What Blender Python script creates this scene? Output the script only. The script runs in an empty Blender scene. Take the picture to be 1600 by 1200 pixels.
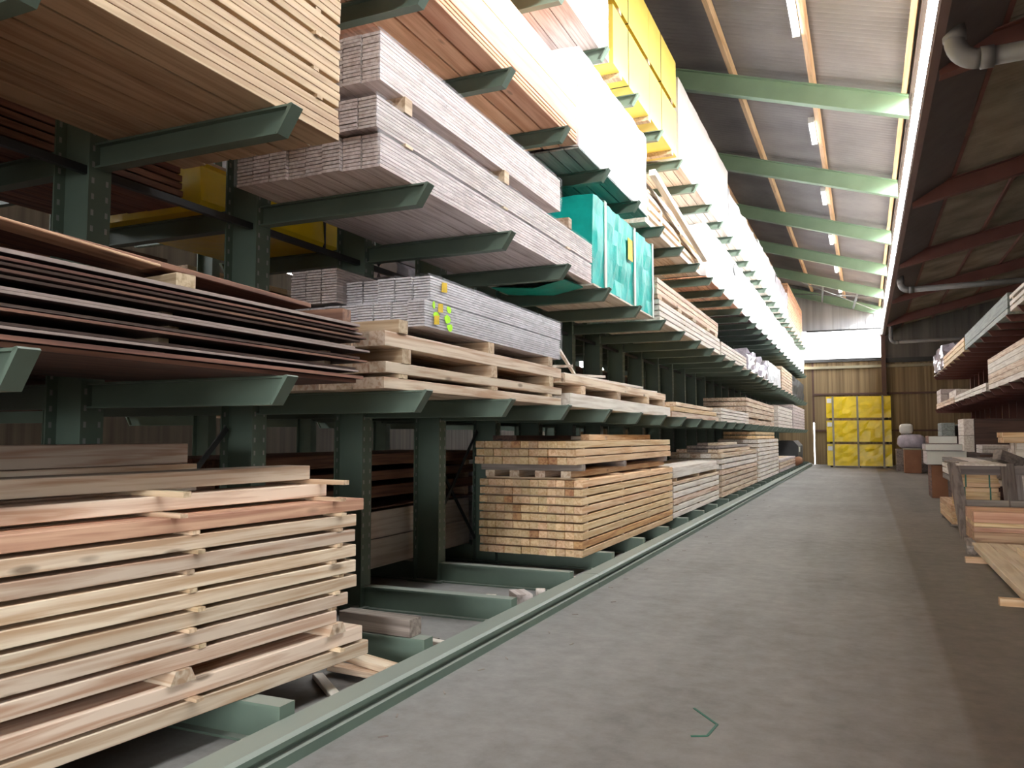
import bpy, math, random
from mathutils import Vector, Matrix
random.seed(7)
scene = bpy.context.scene
COL = scene.collection
R = math.radians

# ------------------------------------------------------------------ camera
cam_data = bpy.data.cameras.new('camera')
cam_data.sensor_width = 36.0
cam_data.lens = 36.0 * 1250.0 / 1600.0
cam_data.clip_end = 300
camera = bpy.data.objects.new('camera', cam_data)
camera.location = (0, 0, 1.6)
camera.rotation_euler = (R(90 + 3.7076), 0, R(23.7436))
COL.objects.link(camera)
scene.camera = camera

# ------------------------------------------------------------------ world, daylight, exposure
scene.view_settings.view_transform = 'Standard'
scene.view_settings.look = 'None'
scene.view_settings.gamma = 1.0
scene.view_settings.use_curve_mapping = False
scene.view_settings.exposure = 1.6
scene.cycles.max_bounces = 6; scene.cycles.diffuse_bounces = 4; scene.cycles.glossy_bounces = 2
scene.cycles.transparent_max_bounces = 6; scene.cycles.caustics_reflective = False; scene.cycles.caustics_refractive = False
world = bpy.data.worlds.new('overcast_sky')
scene.world = world
world.use_nodes = True
wnt = world.node_tree
wbg = wnt.nodes['Background']
SKY = 12.5                    # bright hazy sky, seen only through the clerestory and the end-wall band
wtc = wnt.nodes.new('ShaderNodeTexCoord'); wsp = wnt.nodes.new('ShaderNodeSeparateXYZ')
wnt.links.new(wtc.outputs['Generated'], wsp.inputs[0])
wmr = wnt.nodes.new('ShaderNodeMapRange')      # ground below the horizon is darker than the sky
wmr.inputs[1].default_value = -0.04; wmr.inputs[2].default_value = 0.04
wmr.inputs[3].default_value = 0.12; wmr.inputs[4].default_value = 1.0
wnt.links.new(wsp.outputs['Z'], wmr.inputs[0])
wmul = wnt.nodes.new('ShaderNodeMath'); wmul.operation = 'MULTIPLY'; wmul.inputs[1].default_value = SKY
wnt.links.new(wmr.outputs[0], wmul.inputs[0]); wnt.links.new(wmul.outputs[0], wbg.inputs[1])
wbg.inputs[0].default_value = (0.97, 0.985, 1.0, 1)
TUBE_STRENGTH = 6.0
GLAZE0 = -6.0                  # the clerestory is glazed from here to the end wall
sun_d = bpy.data.lights.new('hazy_sun', 'SUN'); sun_d.energy = 9.0; sun_d.angle = R(7); sun_d.color = (1.0, 0.97, 0.92)
sun_o = bpy.data.objects.new('hazy_sun', sun_d); COL.objects.link(sun_o)
sun_o.rotation_euler = Vector((-0.85, 0.40, -0.47)).to_track_quat('-Z', 'Y').to_euler()
sun_o.location = (12, -4, 16)
# portals only guide the sky's own light through the real openings
def portal(loc, rot, sx, sy):
    d = bpy.data.lights.new('daylight_portal', 'AREA'); d.shape = 'RECTANGLE'; d.size = sx; d.size_y = sy
    d.cycles.is_portal = True
    o = bpy.data.objects.new('daylight_portal', d); o.location = loc; o.rotation_euler = rot; COL.objects.link(o)
portal((1.12, (GLAZE0+48.4)/2, 7.97), (0, R(90), 0), 1.36, 48.4-GLAZE0)
portal((-0.3, -9.1, 1.8), (R(90), 0, 0), 4.8, 3.6)        # open gate behind the photographer
portal((-17.12, 16.0, 7.65), (0, R(-90), 0), 1.6, 36.0)      # window band in the left wall
portal((-6.9, 48.62, 6.72), (R(-90), 0, 0), 15.9, 1.58)

# ------------------------------------------------------------------ materials
def new_mat(name):
    m = bpy.data.materials.new(name); m.use_nodes = True
    nt = m.node_tree
    return m, nt, nt.nodes['Principled BSDF']

def nd(nt, t, **kw):
    n = nt.nodes.new(t)
    for k, v in kw.items(): setattr(n, k, v)
    return n

def rgb(r, g, b):   # sRGB 0..255 -> linear
    f = lambda c: (c/255/12.92) if c/255 <= 0.04045 else ((c/255+0.055)/1.055)**2.4
    return (f(r), f(g), f(b), 1)

def wood(name, light, dark, var=0.22, hue=0.012, knots=0.5, rough=0.65, axis=1, grain=28.0, spots=0.0):
    m, nt, b = new_mat(name)
    tc = nd(nt, 'ShaderNodeTexCoord'); oi = nd(nt, 'ShaderNodeObjectInfo')
    off = nd(nt, 'ShaderNodeMath', operation='MULTIPLY'); off.inputs[1].default_value = 57.0
    nt.links.new(oi.outputs['Random'], off.inputs[0])
    add = nd(nt, 'ShaderNodeVectorMath', operation='ADD')
    nt.links.new(tc.outputs['Object'], add.inputs[0]); nt.links.new(off.outputs[0], add.inputs[1])
    mp = nd(nt, 'ShaderNodeMapping')
    s = [grain, grain, grain]; s[axis] = grain*0.045
    mp.inputs['Scale'].default_value = s
    nt.links.new(add.outputs[0], mp.inputs[0])
    nz = nd(nt, 'ShaderNodeTexNoise'); nz.inputs['Scale'].default_value = 1.0; nz.inputs['Detail'].default_value = 4.0
    nz.inputs['Distortion'].default_value = 0.6
    nt.links.new(mp.outputs[0], nz.inputs['Vector'])
    cr = nd(nt, 'ShaderNodeValToRGB')
    cr.color_ramp.elements[0].position = 0.36; cr.color_ramp.elements[0].color = dark
    cr.color_ramp.elements[1].position = 0.58; cr.color_ramp.elements[1].color = light
    nt.links.new(nz.outputs['Fac'], cr.inputs[0])
    # big soft patches
    nz2 = nd(nt, 'ShaderNodeTexNoise'); nz2.inputs['Scale'].default_value = 1.6
    nt.links.new(add.outputs[0], nz2.inputs['Vector'])
    hsv = nd(nt, 'ShaderNodeHueSaturation')
    mr = nd(nt, 'ShaderNodeMapRange'); mr.inputs[3].default_value = 1-var; mr.inputs[4].default_value = 1+var*0.6
    nt.links.new(oi.outputs['Random'], mr.inputs[0])
    mr2 = nd(nt, 'ShaderNodeMapRange'); mr2.inputs[3].default_value = 0.86; mr2.inputs[4].default_value = 1.12
    nt.links.new(nz2.outputs['Fac'], mr2.inputs[0])
    mul = nd(nt, 'ShaderNodeMath', operation='MULTIPLY')
    nt.links.new(mr.outputs[0], mul.inputs[0]); nt.links.new(mr2.outputs[0], mul.inputs[1])
    nt.links.new(mul.outputs[0], hsv.inputs['Value'])
    rr = nd(nt, 'ShaderNodeMath', operation='MULTIPLY'); rr.inputs[1].default_value = 7.31
    fr = nd(nt, 'ShaderNodeMath', operation='FRACT')
    nt.links.new(oi.outputs['Random'], rr.inputs[0]); nt.links.new(rr.outputs[0], fr.inputs[0])
    mr3 = nd(nt, 'ShaderNodeMapRange'); mr3.inputs[3].default_value = 0.5-hue; mr3.inputs[4].default_value = 0.5+hue*0.5
    nt.links.new(fr.outputs[0], mr3.inputs[0]); nt.links.new(mr3.outputs[0], hsv.inputs['Hue'])
    nt.links.new(cr.outputs[0], hsv.inputs['Color'])
    out = hsv.outputs[0]
    if knots > 0:
        mk = nd(nt, 'ShaderNodeMapping'); sk = [5.5, 5.5, 5.5]; sk[axis] = 1.7
        mk.inputs['Scale'].default_value = sk
        nt.links.new(add.outputs[0], mk.inputs[0])
        vo = nd(nt, 'ShaderNodeTexVoronoi'); vo.inputs['Scale'].default_value = 1.0
        nt.links.new(mk.outputs[0], vo.inputs['Vector'])
        kr = nd(nt, 'ShaderNodeMapRange'); kr.inputs[1].default_value = 0.06; kr.inputs[2].default_value = 0.13
        kr.inputs[3].default_value = knots; kr.inputs[4].default_value = 0.0
        nt.links.new(vo.outputs['Distance'], kr.inputs[0])
        mx = nd(nt, 'ShaderNodeMix', data_type='RGBA')
        mx.inputs['B'].default_value = tuple(c*0.35 for c in dark[:3]) + (1,)
        nt.links.new(kr.outputs[0], mx.inputs['Factor']); nt.links.new(out, mx.inputs['A'])
        out = mx.outputs['Result']
    nt.links.new(out, b.inputs['Base Color'])
    b.inputs['Roughness'].default_value = rough
    return m

def plain(name, col, rough=0.6, metal=0.0, var=0.1, scale=3.0, bump=0.0, bscale=20.0, dust=None, dust_amt=0.6, spec=0.5):
    m, nt, b = new_mat(name)
    tc = nd(nt, 'ShaderNodeTexCoord')
    nz = nd(nt, 'ShaderNodeTexNoise'); nz.inputs['Scale'].default_value = scale; nz.inputs['Detail'].default_value = 5
    nt.links.new(tc.outputs['Object'], nz.inputs['Vector'])
    cr = nd(nt, 'ShaderNodeValToRGB')
    cr.color_ramp.elements[0].position = 0.3; cr.color_ramp.elements[1].position = 0.7
    cr.color_ramp.elements[0].color = tuple(c*(1-var) for c in col[:3]) + (1,)
    cr.color_ramp.elements[1].color = tuple(min(1, c*(1+var)) for c in col[:3]) + (1,)
    nt.links.new(nz.outputs['Fac'], cr.inputs[0])
    out = cr.outputs[0]
    if dust:
        ge = nd(nt, 'ShaderNodeNewGeometry'); sp = nd(nt, 'ShaderNodeSeparateXYZ')
        nt.links.new(ge.outputs['Normal'], sp.inputs[0])
        mr = nd(nt, 'ShaderNodeMapRange'); mr.inputs[1].default_value = 0.3; mr.inputs[2].default_value = 0.9
        mr.inputs[4].default_value = dust_amt
        nt.links.new(sp.outputs['Z'], mr.inputs[0])
        mx = nd(nt, 'ShaderNodeMix', data_type='RGBA'); mx.inputs['B'].default_value = dust
        nt.links.new(mr.outputs[0], mx.inputs['Factor']); nt.links.new(out, mx.inputs['A'])
        out = mx.outputs['Result']
    nt.links.new(out, b.inputs['Base Color'])
    b.inputs['Roughness'].default_value = rough; b.inputs['Metallic'].default_value = metal
    b.inputs['Specular IOR Level'].default_value = spec
    if bump:
        n2 = nd(nt, 'ShaderNodeTexNoise'); n2.inputs['Scale'].default_value = bscale; n2.inputs['Detail'].default_value = 4
        nt.links.new(tc.outputs['Object'], n2.inputs['Vector'])
        bp = nd(nt, 'ShaderNodeBump'); bp.inputs['Strength'].default_value = bump; bp.inputs['Distance'].default_value = 0.02
        nt.links.new(n2.outputs['Fac'], bp.inputs['Height']); nt.links.new(bp.outputs[0], b.inputs['Normal'])
    return m

def emit(name, col, strength):
    m, nt, b = new_mat(name)
    b.inputs['Base Color'].default_value = (0.8, 0.8, 0.8, 1)
    b.inputs['Emission Color'].default_value = col
    b.inputs['Emission Strength'].default_value = strength
    return m

def film(name, amount=0.45, tint=(0.9, 0.88, 0.92, 1)):
    m, nt, b = new_mat(name)
    b.inputs['Base Color'].default_value = tint; b.inputs['Roughness'].default_value = 0.3
    tc = nd(nt, 'ShaderNodeTexCoord')
    mp = nd(nt, 'ShaderNodeMapping'); mp.inputs['Scale'].default_value = (9, 2.2, 9)
    nt.links.new(tc.outputs['Object'], mp.inputs[0])
    nz = nd(nt, 'ShaderNodeTexNoise'); nz.inputs['Scale'].default_value = 1.6; nz.inputs['Detail'].default_value = 6
    nz.inputs['Distortion'].default_value = 1.8
    nt.links.new(mp.outputs[0], nz.inputs['Vector'])
    mr = nd(nt, 'ShaderNodeMapRange'); mr.inputs[1].default_value = 0.4; mr.inputs[2].default_value = 0.75
    mr.inputs[3].default_value = 0.04; mr.inputs[4].default_value = amount
    nt.links.new(nz.outputs['Fac'], mr.inputs[0])
    bp = nd(nt, 'ShaderNodeBump'); bp.inputs['Strength'].default_value = 0.35; bp.inputs['Distance'].default_value = 0.01
    nt.links.new(nz.outputs['Fac'], bp.inputs['Height']); nt.links.new(bp.outputs[0], b.inputs['Normal'])
    nt.links.new(mr.outputs[0], b.inputs['Alpha'])
    return m

M = {}
M['spruce'] = wood('spruce_pale', rgb(222, 202, 178), rgb(186, 152, 122), knots=0.8, grain=24)
M['spruce_orange'] = wood('spruce_orange', rgb(206, 168, 135), rgb(171, 127, 99), knots=0.45, grain=22, var=0.1)
M['golden'] = wood('pine_golden', rgb(232, 202, 158), rgb(208, 168, 120), knots=0.3, grain=30, var=0.2, hue=0.015)
M['golden_knot'] = wood('pine_heart', rgb(199, 157, 105), rgb(162, 114, 73), knots=0.3, grain=30)
M['tan'] = wood('planed_tan', rgb(205, 177, 143), rgb(178, 147, 115), knots=0.15, grain=20, var=0.08, hue=0.005)
M['peach'] = wood('larch_peach', rgb(232, 186, 150), rgb(206, 152, 116), knots=0.5, grain=16, var=0.12)
M['rose'] = wood('profile_board_rose', rgb(212, 199, 194), rgb(182, 165, 158), knots=0.0, grain=34, var=0.1)
M['rose_end'] = wood('profile_board_end', rgb(210, 197, 191), rgb(141, 110, 98), knots=0.0, grain=50, var=0.12)
M['lilac'] = wood('profile_board_lilac', rgb(208, 203, 205), rgb(186, 179, 180), knots=0.0, grain=36, var=0.08)
M['pale'] = wood('pale_board', rgb(228, 218, 206), rgb(203, 188, 173), knots=0.1, grain=22, var=0.08)
M['greyboard'] = wood('grey_green_board', rgb(151, 156, 149), rgb(119, 126, 120), knots=0.2, grain=20, var=0.08)
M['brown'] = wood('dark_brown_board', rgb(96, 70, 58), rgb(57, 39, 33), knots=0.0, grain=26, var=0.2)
M['brownsheet'] = wood('dark_panel', rgb(85, 60, 51), rgb(55, 35, 31), knots=0.0, grain=20, var=0.25)
M['panel_edge'] = plain('panel_edge_grey', rgb(156, 138, 130), var=0.15, scale=8)
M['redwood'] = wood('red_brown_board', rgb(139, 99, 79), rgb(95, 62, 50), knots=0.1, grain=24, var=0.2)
M['weathered'] = wood('weathered_wood', rgb(150, 138, 128), rgb(110, 98, 90), knots=0.3, grain=24, var=0.2)
M['weathered_post'] = wood('weathered_wood_upright', rgb(146, 134, 124), rgb(112, 100, 92), knots=0.2, grain=16, var=0.15, axis=2)
M['weathered_rail'] = wood('weathered_wood_cross', rgb(146, 134, 124), rgb(112, 100, 92), knots=0.2, grain=16, var=0.15, axis=0)
M['brown_cross'] = wood('dark_brown_cross', rgb(98, 68, 54), rgb(66, 44, 36), knots=0.0, grain=14, var=0.15, axis=0)
M['cream'] = wood('cream_plank', rgb(240, 222, 194), rgb(220, 196, 164), knots=0.1, grain=18, var=0.06)
M['chock'] = wood('spacer_wood', rgb(214, 190, 158), rgb(177, 149, 116), knots=0.1, grain=30, var=0.3)
M['purlin'] = wood('purlin_pine', rgb(244, 214, 172), rgb(224, 186, 140), knots=0.3, grain=14, var=0.1)
M['green'] = plain('green_paint_steel', rgb(96, 112, 99), rough=0.5, var=0.12, scale=2.5, dust=rgb(158, 162, 152), dust_amt=0.7)
M['beamgreen'] = plain('green_beam_paint', rgb(146, 176, 152), rough=0.45, var=0.08, scale=1.5)
M['holes'] = plain('punched_hole_grey', rgb(150, 152, 146), var=0.2)
M['darksteel'] = plain('dark_steel', rgb(62, 62, 62), rough=0.5, metal=0.3, dust=rgb(96, 92, 88))
M['galv'] = plain('galvanised_rod', rgb(150, 156, 158), rough=0.4, metal=0.4)
M['redsteel'] = plain('oxide_red_steel', rgb(114, 70, 60), rough=0.6, var=0.15, scale=1.4)
M['redrack'] = plain('oxide_red_rack', rgb(112, 66, 56), rough=0.6, var=0.15, scale=2)
M['brownsteel'] = plain('brown_column_paint', rgb(92, 66, 58), rough=0.6)
M['fibre_left'] = plain('fibre_cement_grey', rgb(156, 153, 155), rough=0.85, var=0.16, scale=0.7)
M['fibre_right'] = plain('fibre_cement_aged', rgb(150, 138, 122), rough=0.9, var=0.35, scale=0.9)
M['soffit'] = plain('dark_soffit_board', rgb(98, 88, 88), rough=0.8, var=0.08)
M['whiteplastic'] = plain('white_plastic_housing', rgb(236, 238, 240), rough=0.4)
M['pipe'] = plain('grey_plastic_pipe', rgb(120, 117, 115), rough=0.5, var=0.08)
M['yellow'] = plain('yellow_wrap', rgb(236, 204, 22), rough=0.28, var=0.1, scale=3, bump=0.5, bscale=5)
M['yellowpack'] = plain('yellow_board_pack', rgb(240, 212, 96), rough=0.5, var=0.05, scale=3)
M['teal'] = plain('teal_tarpaulin', rgb(14, 164, 150), rough=0.45, var=0.2, scale=4, bump=0.5, bscale=6, spec=0.25)
M['whitefilm'] = plain('white_film_wrap', rgb(222, 220, 222), rough=0.3, var=0.06, scale=4, bump=0.6, bscale=7)
M['lilacfilm'] = plain('clear_film_lilac', rgb(186, 178, 188), rough=0.2, var=0.2, scale=5, bump=0.9, bscale=8)
M['strapwhite'] = plain('white_strap', rgb(206, 206, 196), rough=0.5)
M['strapgrey'] = plain('grey_batten', rgb(150, 142, 118), rough=0.6)
M['strapgreen'] = plain('green_strap', rgb(30, 96, 76), rough=0.5)
M['blackband'] = plain('black_gap_batten', rgb(44, 38, 28), rough=0.8)
M['label_white'] = plain('white_label', rgb(226, 224, 214), rough=0.6, var=0.03)
M['label_yellow'] = plain('yellow_label', rgb(214, 178, 30), rough=0.6, var=0.12, scale=30)
M['neon'] = plain('neon_green_spray', rgb(176, 240, 40), rough=0.7, var=0.15, scale=18)
M['cardboard'] = plain('brown_carton', rgb(146, 100, 72), rough=0.8, var=0.12)
M['film'] = film('clear_stretch_film', 0.26)
def glazing(name, tint):
    m = bpy.data.materials.new(name); m.use_nodes = True; nt = m.node_tree; nt.nodes.clear()
    out = nt.nodes.new('ShaderNodeOutputMaterial'); tr = nt.nodes.new('ShaderNodeBsdfTransparent'); gl = nt.nodes.new('ShaderNodeBsdfGlossy')
    tr.inputs[0].default_value = tint; gl.inputs['Roughness'].default_value = 0.1
    mx = nt.nodes.new('ShaderNodeMixShader'); mx.inputs[0].default_value = 0.05
    nt.links.new(tr.outputs[0], mx.inputs[1]); nt.links.new(gl.outputs[0], mx.inputs[2]); nt.links.new(mx.outputs[0], out.inputs[0])
    return m
M['glow'] = glazing('clerestory_glazing', (0.96, 0.97, 0.97, 1))
M['glow_end'] = glazing('end_band_glazing', (0.6, 0.6, 0.6, 1))
M['tube'] = emit('fluorescent_diffuser', (1.0, 0.98, 0.95, 1), TUBE_STRENGTH)

def floor_mat():
    m, nt, b = new_mat('dusty_concrete')
    tc = nd(nt, 'ShaderNodeTexCoord')
    n1 = nd(nt, 'ShaderNodeTexNoise'); n1.inputs['Scale'].default_value = 0.45; n1.inputs['Detail'].default_value = 7; n1.inputs['Roughness'].default_value = 0.62
    n2 = nd(nt, 'ShaderNodeTexNoise'); n2.inputs['Scale'].default_value = 5.5; n2.inputs['Detail'].default_value = 9; n2.inputs['Roughness'].default_value = 0.7
    n3 = nd(nt, 'ShaderNodeTexNoise'); n3.inputs['Scale'].default_value = 1.0; n3.inputs['Detail'].default_value = 4
    mp = nd(nt, 'ShaderNodeMapping'); mp.inputs['Scale'].default_value = (2.2, 0.16, 1)
    for n in (n1, n2): nt.links.new(tc.outputs['Object'], n.inputs['Vector'])
    nt.links.new(tc.outputs['Object'], mp.inputs[0]); nt.links.new(mp.outputs[0], n3.inputs['Vector'])
    cr = nd(nt, 'ShaderNodeValToRGB')
    cr.color_ramp.elements[0].position = 0.30; cr.color_ramp.elements[0].color = rgb(106, 102, 98)
    cr.color_ramp.elements[1].position = 0.72; cr.color_ramp.elements[1].color = rgb(164, 160, 157)
    ad = nd(nt, 'ShaderNodeMath', operation='ADD'); ad.inputs[1].default_value = 0
    m1 = nd(nt, 'ShaderNodeMath', operation='MULTIPLY'); m1.inputs[1].default_value = 0.36
    m2 = nd(nt, 'ShaderNodeMath', operation='MULTIPLY'); m2.inputs[1].default_value = 0.42
    m3 = nd(nt, 'ShaderNodeMath', operation='MULTIPLY'); m3.inputs[1].default_value = 0.24
    nt.links.new(n1.outputs['Fac'], m1.inputs[0]); nt.links.new(n2.outputs['Fac'], m2.inputs[0]); nt.links.new(n3.outputs['Fac'], m3.inputs[0])
    nt.links.new(m1.outputs[0], ad.inputs[0]); nt.links.new(m2.outputs[0], ad.inputs[1])
    ad2 = nd(nt, 'ShaderNodeMath', operation='ADD')
    nt.links.new(ad.outputs[0], ad2.inputs[0]); nt.links.new(m3.outputs[0], ad2.inputs[1])
    nt.links.new(ad2.outputs[0], cr.inputs[0])
    # older, browner slab on the right of the joint at x = 0.5, and a brown tint growing from the rail side to the right
    sp = nd(nt, 'ShaderNodeSeparateXYZ'); nt.links.new(tc.outputs['Object'], sp.inputs[0])
    gt = nd(nt, 'ShaderNodeMapRange'); gt.inputs[1].default_value = 0.46; gt.inputs[2].default_value = 0.52
    nt.links.new(sp.outputs['X'], gt.inputs[0])
    mx = nd(nt, 'ShaderNodeMix', data_type='RGBA', blend_type='MULTIPLY'); mx.inputs['B'].default_value = (0.76, 0.71, 0.64, 1)
    nt.links.new(gt.outputs[0], mx.inputs['Factor']); nt.links.new(cr.outputs[0], mx.inputs['A'])
    br = nd(nt, 'ShaderNodeMapRange'); br.inputs[1].default_value = -2.2; br.inputs[2].default_value = 0.3
    br.inputs[4].default_value = 0.75
    nt.links.new(sp.outputs['X'], br.inputs[0])
    mx2 = nd(nt, 'ShaderNodeMix', data_type='RGBA', blend_type='MULTIPLY'); mx2.inputs['B'].default_value = (0.95, 0.89, 0.82, 1)
    nt.links.new(br.outputs[0], mx2.inputs['Factor']); nt.links.new(mx.outputs['Result'], mx2.inputs['A'])
    nt.links.new(mx2.outputs['Result'], b.inputs['Base Color'])
    b.inputs['Roughness'].default_value = 0.8
    bp = nd(nt, 'ShaderNodeBump'); bp.inputs['Strength'].default_value = 0.25; bp.inputs['Distance'].default_value = 0.02
    nt.links.new(n2.outputs['Fac'], bp.inputs['Height']); nt.links.new(bp.outputs[0], b.inputs['Normal'])
    return m
M['floor'] = floor_mat()

def cladding(name, a, b_, width):
    m, nt, b = new_mat(name)
    tc = nd(nt, 'ShaderNodeTexCoord'); mp = nd(nt, 'ShaderNodeMapping'); mp.inputs['Scale'].default_value = (1/width, 1/width, 0.12)
    nt.links.new(tc.outputs['Object'], mp.inputs[0])
    nz = nd(nt, 'ShaderNodeTexNoise'); nz.inputs['Scale'].default_value = 1.0; nz.inputs['Detail'].default_value = 3
    nt.links.new(mp.outputs[0], nz.inputs['Vector'])
    cr = nd(nt, 'ShaderNodeValToRGB'); cr.color_ramp.elements[0].position = 0.3; cr.color_ramp.elements[1].position = 0.7
    cr.color_ramp.elements[0].color = a; cr.color_ramp.elements[1].color = b_
    nt.links.new(nz.outputs['Fac'], cr.inputs[0]); nt.links.new(cr.outputs[0], b.inputs['Base Color'])
    b.inputs['Roughness'].default_value = 0.7
    return m
M['clad_brown'] = cladding('wall_boards_brown', rgb(112, 92, 66), rgb(156, 134, 100), 0.12)
M['clad_grey'] = cladding('wall_sheet_grey', rgb(150, 150, 154), rgb(190, 190, 194), 0.3)
M['clad_dark'] = cladding('wall_sheet_dark', rgb(92, 88, 84), rgb(122, 116, 110), 0.3)
M['wall_dim'] = cladding('side_wall_boards', rgb(92, 84, 74), rgb(128, 118, 104), 0.2)

# ------------------------------------------------------------------ mesh helpers
class MB:
    def __init__(self): self.v = []; self.f = []
    def add(self, vs, fs):
        n = len(self.v); self.v += [tuple(p) for p in vs]; self.f += [tuple(i+n for i in q) for q in fs]; return self
    def box(self, x0, x1, y0, y1, z0, z1):
        return self.add([(x0,y0,z0),(x1,y0,z0),(x1,y1,z0),(x0,y1,z0),(x0,y0,z1),(x1,y0,z1),(x1,y1,z1),(x0,y1,z1)],
                        [(0,3,2,1),(4,5,6,7),(0,1,5,4),(1,2,6,5),(2,3,7,6),(3,0,4,7)])
    def prism(self, prof, axis, a, b):   # prof: 2-D outline, extruded along axis from a to b
        n = len(prof); vs = []
        for t in (a, b):
            for (p, q) in prof:
                vs.append({'x': (t, p, q), 'y': (p, t, q), 'z': (p, q, t)}[axis])
        fs = [tuple(range(n)), tuple(range(2*n-1, n-1, -1))]
        fs += [(i, (i+1) % n, n+(i+1) % n, n+i) for i in range(n)]
        return self.add(vs, fs)
    def bar(self, p, q, w, h):
        p = Vector(p); q = Vector(q); d = (q-p).normalized()
        u = d.cross(Vector((0, 0, 1)))
        if u.length < 1e-4: u = Vector((1, 0, 0))
        u.normalize(); n = u.cross(d)
        vs = []
        for c in (p, q):
            for (s, t) in ((-1,-1),(1,-1),(1,1),(-1,1)): vs.append(c + u*s*w/2 + n*t*h/2)
        return self.add(vs, [(0,3,2,1),(4,5,6,7),(0,1,5,4),(1,2,6,5),(2,3,7,6),(3,0,4,7)])
    def tube(self, pts, r, n=12, cap=True):
        pts = [Vector(p) for p in pts]; rings = []
        ref = None
        for i, p in enumerate(pts):
            d = (pts[min(i+1, len(pts)-1)] - pts[max(i-1, 0)]).normalized()
            if ref is None:
                ref = d.cross(Vector((0, 0, 1)))
                if ref.length < 1e-3: ref = d.cross(Vector((1, 0, 0)))
            u = (ref - d*ref.dot(d)).normalized(); w = d.cross(u); ref = u
            rings.append([p + (u*math.cos(2*math.pi*k/n) + w*math.sin(2*math.pi*k/n))*r for k in range(n)])
        vs = [q for ring in rings for q in ring]; fs = []
        for i in range(len(pts)-1):
            for k in range(n):
                fs.append((i*n+k, i*n+(k+1) % n, (i+1)*n+(k+1) % n, (i+1)*n+k))
        if cap: fs += [tuple(range(n-1, -1, -1)), tuple(range((len(pts)-1)*n, len(pts)*n))]
        return self.add(vs, fs)
    def mesh(self, name, mat, smooth=False):
        me = bpy.data.meshes.new(name); me.from_pydata(self.v, [], self.f); me.update()
        if mat: me.materials.append(mat)
        if smooth:
            for p in me.polygons: p.use_smooth = True
        return me

def link(name, me, parent=None, loc=(0,0,0), rot=(0,0,0)):
    o = bpy.data.objects.new(name, me); COL.objects.link(o)
    o.location = loc; o.rotation_euler = rot
    if parent: o.parent = parent
    return o
def obj(name, mb, mat, parent=None, loc=(0,0,0), rot=(0,0,0), smooth=False):
    return link(name, mb.mesh(name, M[mat] if isinstance(mat, str) else mat, smooth), parent, loc, rot)
def tag(o, label, cat, group=None):
    o['label'] = label; o['category'] = cat
    if group: o['group'] = group
    return o
def struct(o): o['kind'] = 'structure'; return o
def thing(name, label, cat, loc=(0,0,0), rz=0.0, group=None):
    o = bpy.data.objects.new(name, None); COL.objects.link(o)
    o.empty_display_size = 0.2; o.location = loc; o.rotation_euler = (0, 0, rz)
    return tag(o, label, cat, group)

_cache = {}
def cbox_mesh(w, l, h, mat, c=0.0):
    """board along local Y with slightly eased edges, centred"""
    key = (round(w, 4), round(l, 3), round(h, 4), mat, c)
    if key in _cache: return _cache[key]
    if c <= 0:
        mb = MB().box(-w/2, w/2, -l/2, l/2, -h/2, h/2)
    else:
        p = [(-w/2+c,-h/2),(w/2-c,-h/2),(w/2,-h/2+c),(w/2,h/2-c),(w/2-c,h/2),(-w/2+c,h/2),(-w/2,h/2-c),(-w/2,-h/2+c)]
        mb = MB().prism(p, 'y', -l/2, l/2)
    _cache[key] = mb.mesh('board', M[mat]); return _cache[key]

ORD = ['first','second','third','fourth','fifth','sixth','seventh','eighth','ninth','tenth','eleventh','twelfth','thirteenth','fourteenth',
       'fifteenth','sixteenth','seventeenth','eighteenth','nineteenth','twentieth','twenty-first','twenty-second','twenty-third','twenty-fourth',
       'twenty-fifth','twenty-sixth','twenty-seventh','twenty-eighth','twenty-ninth','thirtieth','thirty-first','thirty-second','thirty-third']

# ------------------------------------------------------------------ the hall
FARY, NEARY = 48.4, -9.0
XL, XV = -17.0, 1.05          # left wall, valley between the two halls
def zroof(x):                  # top of the green beams
    return 8.68 - 0.304*(x - 1.0)
RIDGE = -8.0
fl = struct(obj('floor', MB().box(XL, 8.2, NEARY-6, FARY+0.5, -0.2, 0), 'floor'))

def corrugated(name, mat, x0, z0, x1, z1, y0, y1, pitch=0.177, amp=0.026):
    n = int((y1-y0)/pitch*6); vs = []; fs = []
    dx, dz = x1-x0, z1-z0; L = math.hypot(dx, dz); nx, nz = -dz/L, dx/L
    if nz < 0: nx, nz = -nx, -nz
    for i in range(n+1):
        y = y0 + (y1-y0)*i/n; a = amp*math.sin(2*math.pi*(y-y0)/pitch)
        for (x, z) in ((x0, z0), (x1, z1)):
            vs.append((x+nx*a, y, z+nz*a))
        for (x, z) in ((x0, z0), (x1, z1)):
            vs.append((x+nx*(a+0.05), y, z+nz*(a+0.05)))
    for i in range(n):
        a = 4*i
        fs += [(a, a+1, a+5, a+4), (a+2, a+6, a+7, a+3)]
    fs += [(0, 2, 3, 1), (4*n, 4*n+1, 4*n+3, 4*n+2)]
    return struct(obj(name, MB().add(vs, fs), mat))
RS = 0.19   # sheets lie this far above the beams
ceil_l = corrugated('ceiling', 'fibre_left', XV+0.06, zroof(XV)+RS, RIDGE, zroof(RIDGE)+RS, NEARY, FARY)
corrugated('ceiling', 'fibre_left', RIDGE, zroof(RIDGE)+RS, XL, zroof(RIDGE)+RS-0.304*(RIDGE-XL), NEARY, FARY)
def zright(x): return 7.43 + 0.24*(x-1.25)
corrugated('ceiling', 'fibre_right', 1.14, zright(1.14)+0.06, 9.5, zright(9.5)+0.06, NEARY, FARY)

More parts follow.
